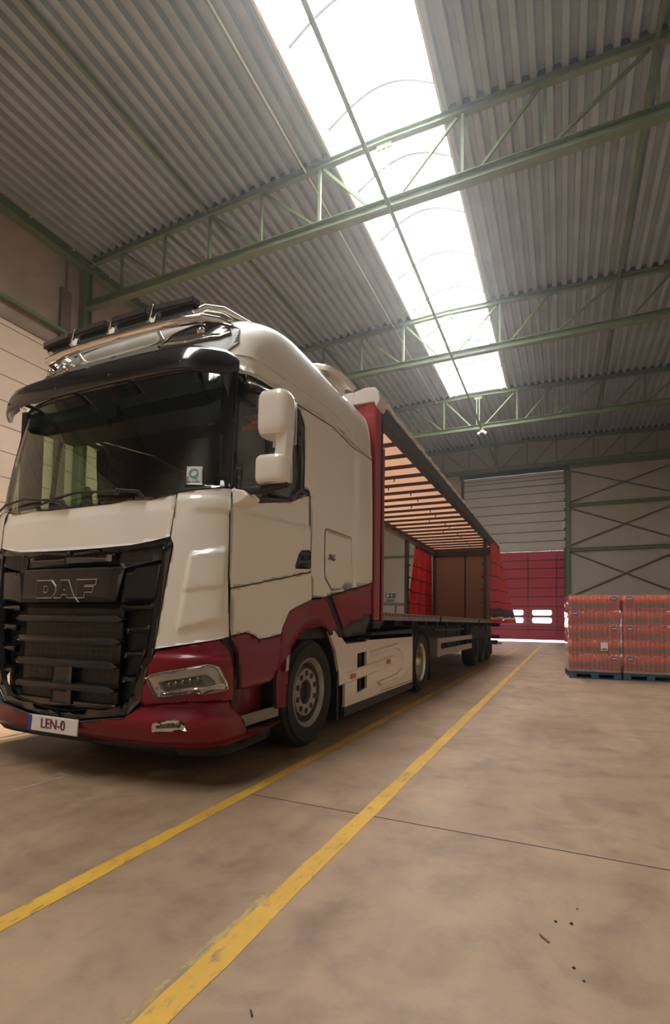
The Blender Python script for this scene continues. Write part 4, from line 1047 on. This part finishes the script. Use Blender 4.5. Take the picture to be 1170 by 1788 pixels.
# ---- wheels
def tyre_prof(w, r, rr):
    return [(-w*.42,rr),(-w*.5,rr+.03),(-w*.56,rr+.09),(-w*.56,rr+.15),(-w*.50,r-.04),(-w*.44,r-.008),(-w*.38,r),(w*.38,r),(w*.44,r-.008),(w*.50,r-.04),(w*.56,rr+.15),(w*.56,rr+.09),(w*.5,rr+.03),(w*.42,rr)]
def wheel(x, y, s, parent, kind='front', r=.49):
    """x = outer side face, s = +1 when the outer face looks to +x"""
    wd = .30; xc = x-s*wd*.56; rr = .305
    w = MB(); w.lathe([(a*s,b) for a,b in tyre_prof(wd,r,rr-.012)], (xc,y,WZ if kind != 'trailer' else r), 'X', 56, close=True)
    zc = WZ if kind != 'trailer' else r
    for g in (-.07,-.025,.025,.07):
        pass
    ty = w.done('wheel', RUBBER, parent, smooth=True, auto=30)
    m = MB(); m.lathe([(-.13*s,.27),(.12*s,.275),(.135*s,.29),(.14*s,.312),(.15*s,.318),(.152*s,.308),(.14*s,.292),(.13*s,.282)], (xc,y,zc), 'X', 48)
    m.done('rim', RIM if kind == 'front' else RIMW if kind == 'drive' else CHASSIS, ty, smooth=True)
    RM = RIM if kind == 'front' else (RIMW if kind == 'drive' else CHASSIS)
    m = MB()
    if kind == 'front': m.lathe([(-.02*s,.275),(.03*s,.255),(.085*s,.235),(.115*s,.215),(.118*s,.125),(.11*s,.112),(.05*s,.108)], (xc,y,zc), 'X', 48)
    else: m.lathe([(.09*s,.275),(-.02*s,.25),(-.06*s,.215),(-.062*s,.13),(.02*s,.118),(.07*s,.10),(.075*s,.0)], (xc,y,zc), 'X', 48)
    m.done('wheel_disc', RM, ty, smooth=True)
    hx = .119 if kind == 'front' else -.058
    RB = 10
    for k in range(RB):
        a = 2*math.pi*(k+.5)/RB; rad = .172 if kind == 'front' else .17
        q = Vector((xc+s*hx, y+rad*math.cos(a), zc+rad*math.sin(a)))
        if kind == 'front':
            m = MB(); m.cyl(q-Vector((s*.03,0,0)), q+Vector((s*.004,0,0)), .026, 12); m.done('hand_hole', MATTBLACK, ty)
        elif kind == 'drive':
            m = MB(); m.cyl(q, q+Vector((s*.045,0,0)), .017, 6); m.done('wheel_nut', mat('red_nut_cap', (.30,.03,.02), .4), ty)
    if kind == 'front':
        MB().cyl((xc+s*.02,y,zc),(xc+s*.065,y,zc),.109,30).done('hub', MATTBLACK, ty, smooth=True)
        m = MB(); m.lathe([(.06*s,.0),(.068*s,.05),(.06*s,.07)], (xc,y,zc), 'X', 24); m.done('hub_cap', CHASSIS, ty, smooth=True)
    else:
        MB().cyl((xc-s*.02,y,zc),(xc+s*.10,y,zc),.075,24).done('hub', RM, ty, smooth=True, bevel=.01)
    return ty
wheel(CX+1.24, FYW, 1, truck, 'front'); wheel(CX-1.24, FYW, -1, truck, 'front')
wheel(CX+1.215, RYW, 1, truck, 'drive'); wheel(CX-1.215, RYW, -1, truck, 'drive')
for s in (-1,1):
    m = MB(); xi = CX+s*.74; m.lathe([(a,b) for a,b in tyre_prof(.28,.49,.293)], (xi,RYW,WZ), 'X', 40, close=True); m.done('inner_wheel', RUBBER, truck, smooth=True)
# ================================================================== THE TRAILER
TX0, TX1 = -4.62, -2.13           # outer faces
TY0, TY1 = 5.93, 19.62
FZ, RZ = 1.27, 3.84               # load floor, underside of the roof bows
tr = thing('semi_trailer', 'long empty curtain-sided trailer with red front wall, coupled behind the tractor', 'trailer', ((TX0+TX1)/2, TY0, 0))
ROOFT = bpy.data.materials.new('peach_roof_tarp'); ROOFT.use_nodes = True
_n = ROOFT.node_tree.nodes; _l = ROOFT.node_tree.links; _p = _n['Principled BSDF']; _p.inputs['Base Color'].default_value = (.66,.40,.27,1); _p.inputs['Roughness'].default_value = .6
_t = _n.new('ShaderNodeBsdfTranslucent'); _t.inputs[0].default_value = (.80,.44,.28,1); _mx = _n.new('ShaderNodeMixShader'); _mx.inputs[0].default_value = .45
_l.new(_p.outputs[0], _mx.inputs[1]); _l.new(_t.outputs[0], _mx.inputs[2]); _l.new(_mx.outputs[0], _n['Material Output'].inputs[0])

# front wall with red corner pillar
m = MB(); m.span((TX0+.05,TY0+.02,FZ-.08),(TX1-.05,TY0+.08,3.93)); m.done('front_wall', TRED, tr)
for x0, x1 in ((TX1-.18,TX1),(TX0,TX0+.18)):
    p = MB(); xm = (x0+x1)/2
    p.span((x0,TY0,FZ-.10),(x1,TY0+.22,3.94)); c = p.done('corner_pillar', TRED, tr, bevel=.025)
    xo = x1 if xm > -3 else x0
    q = MB(); sgn = 1 if xm > -3 else -1
    q.span((xo-.012,TY0+.235,FZ-.10),(xo+.012*0+.0,TY0+.255,3.70)); q.span((xo-.03,TY0+.22,FZ-.10),(xo+.008,TY0+.245,3.80)); q.done('pillar_edge', mat('black_rail', (.02,.017,.016), .4), c)
    q = MB(); q.cyl((xo-.02*sgn,TY0+.30,FZ-.12),(xo-.02*sgn,TY0+.30,3.42),.035,12); q.done('tension_pole', TRED, c, smooth=True)
    q = MB()
    for z in (3.72,3.62): q.box((xo+.002*sgn,TY0+.14,z),(.004,.03,.02))
    q.done('rivet', CHROME, c)
# hazard diamond peeping out on the front wall
m = MB(); m.prism([(-.10,0),(0,-.12),(.10,0),(0,.12)], lambda u,v,t:(TX1-.26+u,t,3.72+v), TY0-.006, TY0+.0); dm = m.done('warning_diamond', WHITEPL, tr)
m = MB(); m.prism([(-.07,0),(0,-.085),(.07,0),(0,.085)], lambda u,v,t:(TX1-.26+u,t,3.72+v), TY0-.010, TY0-.006); m.done('diamond_mark', MATTBLACK, dm)
m = MB(); m.span((TX0+.2,TY0-.02,FZ-.20),(TX1-.0,TY0+.25,FZ-.10)); m.done('front_sill', CHASSIS, tr, bevel=.01)
# white tarp cap folded over the front roof edge
m = MB(); m.prism([(-.32,3.93),(-.30,4.10),(-.14,4.135),(-.02,4.12),(.035,4.05),(.05,3.93),(.0,3.86),(-.03,3.93)], lambda u,v,t:(TX1+u,t,v), TY0-.02, TY0+.26); m.done('roof_tarp_cap', TARPW, tr, bevel=.012)
m = MB(); m.prism([(.32,3.93),(.30,4.10),(.14,4.135),(.02,4.12),(-.035,4.05),(-.05,3.93)], lambda u,v,t:(TX0+u,t,v), TY0-.02, TY0+.26); m.span((TX0+.3,TY0-.02,3.93),(TX1-.3,TY0+.2,4.10)); m.done('roof_tarp_cap', TARPW, tr, bevel=.012)
# cant rails along both sides
for xo, sg in ((TX1,-1),(TX0,1)):
    m = MB(); m.span((xo,TY0+.22,3.80),(xo+sg*.05,TY1,3.985)); m.span((xo,TY0+.22,3.78),(xo+sg*.13,TY1,3.80)); m.span((xo+sg*.10,TY0+.22,3.80),(xo+sg*.13,TY1,3.86))
    m.done('cant_rail', RAILG, tr)
    m = MB(); n = 48
    def lip(u, v, xo=xo, sg=sg):
        y = TY0+.2+(TY1-TY0-.2)*u; w = .010*math.sin(y*11)+.006*math.sin(y*29)
        return (xo-sg*(.012+.018*v)+w*.6, y, 3.965+.085*(1-v)+w)
    m.grid(lip, 120, 2)
    m.grid(lambda u,v,xo=xo,sg=sg: (xo+sg*.16*v, TY0+.2+(TY1-TY0-.2)*u, 4.05-.0*v), 20, 1)
    m.done('roof_tarp_edge', TARPW, tr, solid=.008)
# roof tarp and the dark cross bows
m = MB()
def tarp(u, v):
    y = TY0+.1+(TY1-TY0-.15)*u; sag = -.02*math.cos(y*2*math.pi/.57)
    return (TX0+.06+(TX1-TX0-.12)*v, y, 3.955+.0*v+sag*.3)
m.grid(tarp, 140, 6); m.done('roof_tarp', ROOFT, tr, smooth=True)
BOW = mat('roof_bow', (.055,.035,.025), .6)
y = TY0+.26; ys = []
while y < TY1-.2:
    ys.append(y); y += .57
for y in ys:
    m = MB(); m.span((TX0+.13,y-.022,3.845),(TX1-.13,y+.022,3.90)); b = m.done('roof_bow', BOW, tr)
m = MB()
for k, y in enumerate(ys[3:22:1]): m.cyl((TX1-.75-.09*k*.0-.30*(k%3==0),y,3.79),(TX1-.75-.30*(k%3==0),y,3.85),.012,6)
m.done('bow_hook', BOW, tr)
# rear frame and doors seen from inside
m = MB(); m.span((TX0,TY1-.10,FZ),(TX0+.12,TY1,3.98)); m.span((TX1-.12,TY1-.10,FZ),(TX1,TY1,3.98)); m.span((TX0,TY1-.12,3.72),(TX1,TY1,3.98)); m.done('rear_frame', RAILG, tr)
for x0, x1 in ((TX0+.12,-3.39),(-3.36,TX1-.12)):
    MB().span((x0,TY1-.06,FZ),(x1,TY1-.01,3.72)).done('rear_door', PLYW, tr)
m = MB(); m.span((-3.395,TY1-.09,FZ),(-3.355,TY1-.055,3.74)); m.box((-3.375,TY1-.1,3.68),(.09,.05,.09)); m.done('door_bar', MATTBLACK, tr)
# load floor with side rails, perforated
FLW = mat('load_floor', (.20,.155,.12), .7, vary=(3,.15))
m = MB(); m.span((TX0+.03,TY0+.08,FZ-.07),(TX1-.03,TY1-.05,FZ-.02)); m.done('load_floor', FLW, tr)
SILL = mat('side_rail_steel', (.30,.265,.235), .45, metal=.4, vary=(5,.15))
segs = [(TY0+.26,9.62),(9.70,14.5),(14.56,TY1)]
for xo, sg in ((TX1,-1),(TX0,1)):
    for a, b in segs:
        m = MB(); m.span((xo,a,FZ-.095),(xo+sg*.02,b,FZ-.04)); m.span((xo,a,FZ-.04),(xo+sg*.035,b,FZ+.005))
        m.bar((xo+sg*.01,a,FZ+.0),(xo+sg*.01,b,FZ+.0),.03,.02); r = m.done('side_rail', SILL, tr)
        m = MB(); y = a+.08
        while y < b-.1:
            m.box((xo-sg*.001,y,FZ-.018),(.006,.05,.028), Matrix.Rotation(R(22),3,'X')); y += .135
        m.done('lashing_slots', MATTBLACK, r)
    for yy in (9.66,14.53):
        MB().box((xo-sg*.004,yy,FZ-.045),(.03,.05,.11)).done('latch', MATTBLACK, tr)
# sliding pillars
for xo, sg, yy in ((TX1,-1,16.15),(TX0,1,15.75)):
    m = MB(); m.span((xo+sg*.01,yy-.11,FZ-.02),(xo+sg*.10,yy+.11,3.80)); m.span((xo-sg*.0,yy-.03,FZ),(xo+sg*.02,yy+.03,3.8)); pl_ = m.done('sliding_pillar', RAILG, tr)
    m = MB()
    for z in (1.8,2.2,2.6,3.0): m.box((xo+sg*.12,yy,z),(.04,.28,.05))
    m.done('slat_pocket', MATTBLACK, pl_)
m = MB(); m.span((TX1-.06,16.06,.45),(TX1+.0,16.22,FZ)); m.done('pillar_foot', CHASSIS, tr)

# bunched curtains
def curtain(xo, sg, yt, yb, zt_, zb_, bulge, folds, amp, name, seed):
    rnd = random.Random(seed); ph = [rnd.uniform(0,6.28) for _ in range(6)]
    def f(u, v):
        # v 0 top -> 1 bottom
        y = (yt[0]*(1-v)+yb[0]*v) + ((yt[1]-yt[0])*(1-v)+(yb[1]-yb[0])*v)*u
        env = math.sin(math.pi*min(1,max(0,u)))**.6
        a = amp*(.35+.65*v)*env
        w = a*math.sin(u*folds*2*math.pi+ph[0]+.6*math.sin(v*2+ph[1])) + .3*a*math.sin(u*folds*3.3*math.pi+ph[2]+v)
        x = xo - sg*(.02 + bulge*v**1.2*math.sin(math.pi*.5*min(1,u*1.5))) - sg*w
        return (x, y+.25*w, zt_+(zb_-zt_)*v - .02*math.sin(u*folds*6.28+ph[3])*v)
    m = MB(); m.grid(f, 90, 24); c = m.done(name, CURT, tr, smooth=True, auto=70, solid=.006)
    for v in (.28,.46,.64,.80):
        m = MB(); m.grid(lambda u,w,v=v: Vector(f(u, v+.010*(w-.5))), 90, 1); m.done('curtain_strap', CURTBLK, c, smooth=True, solid=.03)
    return c, f
c1, f1 = curtain(TX0+.02, 1, (16.95,19.35), (15.95,19.5), 3.78, FZ+.02, .0, 4.5, .13, 'curtain', 3)
c2, f2 = curtain(TX1-.02, -1, (17.0,19.55), (16.9,19.65), 3.86, FZ+.10, .40, 3.5, .16, 'curtain', 5)
m = MB(); m.grid(lambda u,v: Vector(f2(u,.885+.10*v))+Vector((.014,0,0)), 90, 3); m.done('curtain_hem', DARKGREY, c2, smooth=True, solid=.012)
m = MB(); m.grid(lambda u,v: Vector(f2(u,1.0+.025*v))+Vector((.03,0,0)), 60, 1); m.done('hem_piping', TARPW, c2, smooth=True, solid=.012)
m = MB(); m.grid(lambda u,v: Vector(f2(u,1.03+.04*v))+Vector((.01,0,0)), 60, 1); m.done('hem_roll', CURT, c2, smooth=True, solid=.03)
m = MB()
for k in range(5):
    q = Vector(f2(.1+.2*k,.97)); m.box(q+Vector((.03,0,-.02)),(.02,.05,.14)); m.cyl(q+Vector((.03,0,-.09)),q+Vector((.03,0,-.20)),.012,6)
m.done('buckle', CHASSIS, c2)
m = MB(); m.tube([Vector(f2(.62,v/10))+Vector((.03,0,0)) for v in range(11)], .014, 6); m.done('curtain_seam', BROWNST, c2, smooth=True)

# chassis, landing leg, wheels, side guard, rear bumper
m = MB()
for x in (-3.85,-2.90): m.span((x-.06,TY0+1.2,.86 if False else .88),(x+.06,TY1-.1,FZ-.07))
for y in [7+.9*k for k in range(14)]: m.span((TX0+.06,y-.03,FZ-.17),(TX1-.06,y+.03,FZ-.07))
m.span((TX0+.2,TY0+.1,FZ-.18),(TX1-.2,8.9,FZ-.07)); m.done('trailer_frame', CHASSIS, tr)
for x in (-4.1,-2.62):
    m = MB(); m.span((x-.06,9.05,.35),(x+.06,9.2,FZ-.07)); m.span((x-.12,9.0,.28),(x+.12,9.25,.33)); m.bar((x,9.12,.6),(x,10.2,1.1),.05,.05); m.done('landing_leg', CHASSIS, tr)
GRD = mat('guard_rail_grey', (.36,.33,.29), .5, metal=.2)
for xo, sg in ((TX1,-1),(TX0,1)):
    g = MB(); g.span((xo,9.72,.76),(xo+sg*.03,13.35,.86)); g.span((xo,9.72,.52),(xo+sg*.03,13.35,.65)); sgd = g.done('side_guard', GRD, tr, bevel=.008)
    g = MB(); g.prism([(0,.50),(0,.87),(.30,.87),(.42,.80),(.42,.57),(.30,.50)], lambda u,v,t:(xo+sg*u,t,v), 9.50, 9.74); g.done('guard_end', GRD, sgd, bevel=.03)
    g = MB();
    for y in (10.4,11.6,12.9): g.span((xo+sg*.03,y-.03,.50),(xo+sg*.06,y+.03,1.15))
    g.bar((xo+sg*.05,9.3,1.02),(xo+sg*.05,12.4,1.02),.05,.04); g.done('guard_bracket', CHASSIS, sgd)
m = MB(); m.span((-4.2,9.3,.60),(-2.45,13.5,1.12)); m.span((-4.0,9.9,.42),(-2.75,12.6,.80)); m.done('equipment_box', CHASSIS, tr)
for y in (14.2,15.51,16.82):
    for s in (1,-1):
        wheel(-3.375+s*1.235, y, s, tr, 'trailer')
    MB().cyl((-4.4,y,.49),(-2.4,y,.49),.07,12).done('axle', CHASSIS, tr)
    for s in (1,-1):
        m = MB()
        def tg(u, v, y=y, s=s):
            t = R(160-140*u); return (-3.375+s*(.87+.37*v), y+.56*math.cos(t), .52+.56*math.sin(t))
        m.grid(tg, 18, 1); m.done('mudguard', mat('grey_mudguard', (.07,.06,.055), .5), tr, smooth=True, solid=.012)
m = MB(); m.span((TX0+.1,TY1-.30,.40),(TX1-.05,TY1-.18,.56)); m.span((-3.9,TY1-.3,.5),(-3.8,TY1-.2,1.2)); m.span((-2.95,TY1-.3,.5),(-2.85,TY1-.2,1.2)); m.done('rear_bumper', CHASSIS, tr)
m = MB(); m.span((TX0,TY1-.35,FZ-.22),(TX1+.02,TY1+.02,FZ-.06)); m.span((TX1-.35,TY1-.2,.62),(TX1-.0,TY1+.12,.74)); m.done('rear_sill', CHASSIS, tr)
m = MB(); m.span((TX1-.30,TY1-.28,.42),(TX1+.10,TY1-.2,.47)); m.done('bumper_tip', WHITEPL, tr)
for s in (1,-1): MB().span((-3.375+s*.85,17.45,.16),(-3.375+s*1.24,17.47,.62)).done('mud_flap', MATTBLACK, tr)

# ================================================================== PALLETS OF BOTTLES
TH = R(4.0); P0 = Vector((.125,12.22,0))
def loc(u, v, z=0): return Vector((P0.x+u*math.cos(TH)-v*math.sin(TH), P0.y+u*math.sin(TH)+v*math.cos(TH), z))
# one six-pack: two rows of three bottles in red film
PWD, PDP, PH = .247, .247, .318
DRINK = mat('orange_red_drink', (.85,.085,.025), .18, coat=.8, vary=(25,.3))
LABEL = mat('olive_brown_label', (.20,.15,.07), .35, vary=(30,.3))
LABELR = mat('red_label', (.45,.04,.025), .35, vary=(30,.3))
CAPM = mat('orange_cap', (.70,.10,.04), .35)
FILM = glassy('red_pack_film', (.97,.80,.74), .10, 1.5, diffuse=((.75,.16,.10),.14))
def bottle_mesh():
    m = MB(); r = .0405
    prof = [(0,.02),(.004,.036),(.018,r),(.05,r*.97),(.055,r),(.15,r),(.157,r*.95),(.175,r*.90),(.19,r*.97),(.225,r),(.258,r*.82),(.285,r*.45),(.29,.014),(.30,.014)]
    rings = []
    m.lathe(prof, (0,0,0), 'Z', 14)
    for f in m.bm.faces:
        z = f.calc_center_median().z
        f.material_index = 1 if .052 < z < .152 else 0
    m.cyl((0,0,.292),(0,0,.315),.017,10,mi=2)
    me = bpy.data.meshes.new('bottle'); m.bm.to_mesh(me); m.bm.free()
    for mm in (DRINK, LABEL, CAPM): me.materials.append(mm)
    me.polygons.foreach_set('use_smooth',[True]*len(me.polygons)); return me
BM = bottle_mesh(); BM2 = BM.copy(); BM2.materials[1] = LABELR
def film_mesh():
    m = MB(); n = 0
    def f(u, v):
        a = 2*math.pi*u; ca, sa = math.cos(a), math.sin(a)
        ex = math.copysign(abs(ca)**.25, ca); ey = math.copysign(abs(sa)**.25, sa)
        k = 1.0-.05*(v > .9)-.0*v
        sc_ = 1+.012*math.cos(a*12)
        hz = [0,.02,.10,.20,.255,.285][min(5,int(v*5+.5))]; kk = [.90,1,1,1,.965,.84][min(5,int(v*5+.5))]
        return (ex*PWD/2*.985*kk*sc_, ey*PDP/2*.985*kk*sc_, hz)
    m.grid(f, 36, 5); bmesh.ops.remove_doubles(m.bm, verts=m.bm.verts, dist=.0005)
    me = bpy.data.meshes.new('shrink_film'); m.bm.to_mesh(me); m.bm.free(); me.materials.append(FILM)
    me.polygons.foreach_set('use_smooth',[True]*len(me.polygons)); return me
FM = film_mesh()
def emblem_mesh():
    m = MB(); m.prism([(.075*math.cos(R(20*k)),.042*math.sin(R(20*k))) for k in range(18)], lambda u,v,t:(u,t,v), -.004, 0, 0)
    m.box((0,-.0045,.0),(.10,.002,.018),mi=1); me = bpy.data.meshes.new('pack_emblem'); m.bm.to_mesh(me); m.bm.free()
    me.materials.append(mat('emblem_blue', (.02,.03,.16), .4)); me.materials.append(WHITEPL); return me
EM = emblem_mesh()
def pack(u, v, z, emb, label, group, red):
    p = thing('bottle_pack', label, 'drinks', loc(u,v,z), group, TH)
    for i in range(3):
        for k in range(3):
            if not (k == 0 or i == 0): continue
            b = bpy.data.objects.new('bottle', BM2 if red else BM); COL.objects.link(b); b.parent = p
            b.location = (-.0815+.0815*i, -.0815+.0815*k, 0)
    f = bpy.data.objects.new('shrink_film', FM); COL.objects.link(f); f.parent = p
    if emb:
        e = bpy.data.objects.new('pack_emblem', EM); COL.objects.link(e); e.parent = p; e.location = (0,-PDP/2+.001,.235)
ZL0 = .215
rows = ['bottom','second','third','fourth','top']
cols = ['leftmost','second','third','rightmost']
for pi, (pu, pn) in enumerate(((0.0,'left'),(1.045,'right'))):
    pal = thing('pallet', 'blue painted wooden pallet under the %s stack of bottles' % pn, 'pallet', loc(pu+.5,.6,0), None, TH)
    def lb_(name, a, b, m=BLUEP):
        mb = MB(); c = Vector(((a[0]+b[0])/2,(a[1]+b[1])/2,(a[2]+b[2])/2)); q = loc(pu+c.x, c.y, c.z)
        mb.box(q, (b[0]-a[0],b[1]-a[1],b[2]-a[2]), Matrix.Rotation(TH,3,'Z'))
        me_ = mb
        o = me_.done(name, m, None); o.parent = pal
        o.data.transform(Matrix.Rotation(-TH,4,'Z') @ Matrix.Translation(-pal.location))
        return o
    for v in (0,.55,1.1): lb_('bottom_board', (0,v,0),(1.0,v+.10,.022))
    for v in (0,.55,1.1):
        for u in (0,.43,.86): lb_('block', (u,v,.022),(u+.14,v+.10,.10))
    for v in (0,.55,1.1): lb_('stringer', (0,v,.10),(1.0,v+.10,.122))
    for k in range(7): lb_('deck_board', (0,.01+k*.17,.122),(1.0,.01+k*.17+.13,.144))
    lb_('tray', (.0,.0,.150),(1.0,1.19,.205), mat('cardboard_tray', (.30,.20,.14), .7))
    for r_ in range(5):
        for cdp in range(4):
            for cu in range(4):
                if not (cdp == 0 or r_ == 4 or (cu == 0 and pi == 0)): continue
                vis_ = ['front row', 'second row', 'third row', 'rear row'][cdp]
                emb = cdp == 0 and ((r_ == 4 and cu == (3 if pi == 0 else 0)) or (r_ == 3 and cu == (0 if pi == 0 else 3)) or (r_ == 2 and cu == (3 if pi == 0 else 0)) or (r_ == 0 and cu == (3 if pi == 0 else 0)))
                lab_ = 'red pack of bottles on %s pallet, %s layer, %s of four, %s' % (pn, rows[r_], cols[cu], vis_)
                pack(pu+.125+.25*cu, .13+.27*cdp*(1 if True else 1), ZL0+r_*PH, emb, lab_, 'packs of bottles on the %s pallet' % pn, emb)
    # stretch film round the stack
    wr = MB(); H0, H1 = .15, ZL0+5*PH+.01
    rnd = random.Random(20+pi)
    def wf(a, v):
        t = 2*math.pi*a; ca, sa = math.cos(t), math.sin(t)
        ex = math.copysign(abs(ca)**.12, ca); ey = math.copysign(abs(sa)**.12, sa)
        k = 1+.010*math.sin(v*31+ex*3)+.006*math.sin(v*70+ey*5+ex*2)
        if v > .96: k -= .03
        q = loc(pu+.5+.512*ex*k, .60+.612*ey*k, H0+(H1-H0)*v)
        return q
    wr.grid(wf, 96, 60); w_ = wr.done('stretch_wrap', WRAP, None, smooth=True, auto=80)
    w_.data.transform(Matrix.Translation(-loc(pu+.5,.6,0))); w_.location = loc(pu+.5,.6,0)
    props(w_, 'clear stretch film wrapped round the %s stack of bottles' % pn, 'plastic wrap')
    lbm = MB(); q = loc(pu+(.68 if pi == 0 else .90), -.030, .70); lbm.box(q, (.135,.003,.175), Matrix.Rotation(TH,3,'Z')); l_ = lbm.done('paper_label', PAPER, None)
    props(l_, 'white paper label stuck on the film of the %s stack' % pn, 'label')
    lbm = MB(); q = loc(pu+(.68 if pi == 0 else .90), -.033, .645); lbm.box(q, (.10,.002,.03), Matrix.Rotation(TH,3,'Z')); lbm.done('label_bars', mat('label_print', (.10,.09,.09), .6), l_)

# ================================================================== LITTLE BITS ON THE FLOOR
STN = mat('dark_crumb', (.03,.028,.025), .8)
bits = [(-.032,2.20,.010,'dark crumb on the floor in front of the others, left of the pair'),(.024,2.21,.011,'dark crumb on the floor, right one of the pair'),(.047,2.333,.007,'smallest dark crumb, the farthest from the viewer'),(.027,1.937,.009,'dark crumb nearer the viewer than the pair'),(.056,1.882,.008,'dark crumb nearest the viewer')]
for x, y, r, lb in bits:
    r *= .62
    m = MB(); m.ball((x,y,r*.5), r, 8, (1,.7,.6))
    for v in m.bm.verts: v.co += Vector((random.uniform(-1,1),random.uniform(-1,1),0))*r*.2
    o = m.done('crumb', STN); props(o, lb, 'debris', 'crumbs on the floor')
m = MB(); m.tube([(-.085,2.085,.004),(-.07,2.067,.006),(-.052,2.048,.004)], .004, 6); o = m.done('splinter', mat('splinter_wood', (.24,.18,.12), .8)); props(o, 'thin pale splinter lying on the floor near the dark crumbs', 'debris')
m = MB(); m.tube([(-.845,1.318,.003),(-.835,1.308,.005),(-.827,1.300,.003)], .0025, 6); o = m.done('twig', STN); props(o, 'tiny dark twig on the floor by the bottom edge of the picture', 'debris')
# ------------------------------------------------------------------ haze volume added to imitate lens glow round the skylight
HZ = bpy.data.materials.new('bloom_haze'); HZ.use_nodes = True
_n = HZ.node_tree.nodes; _l = HZ.node_tree.links; _n.clear(); _o = _n.new('ShaderNodeOutputMaterial'); _v = _n.new('ShaderNodeVolumeScatter')
_v.inputs['Color'].default_value = (.90,.96,1,1); _v.inputs['Density'].default_value = .0048; _v.inputs['Anisotropy'].default_value = .86
_l.new(_v.outputs[0], _o.inputs['Volume'])
hz = MB().span((XL-.28,YF-.28,-.15),(XR+.18,YK+.18,15.3)).done('haze', HZ); hz['kind'] = 'structure'; hz.display_type = 'WIRE'
SC.cycles.volume_bounces = 0
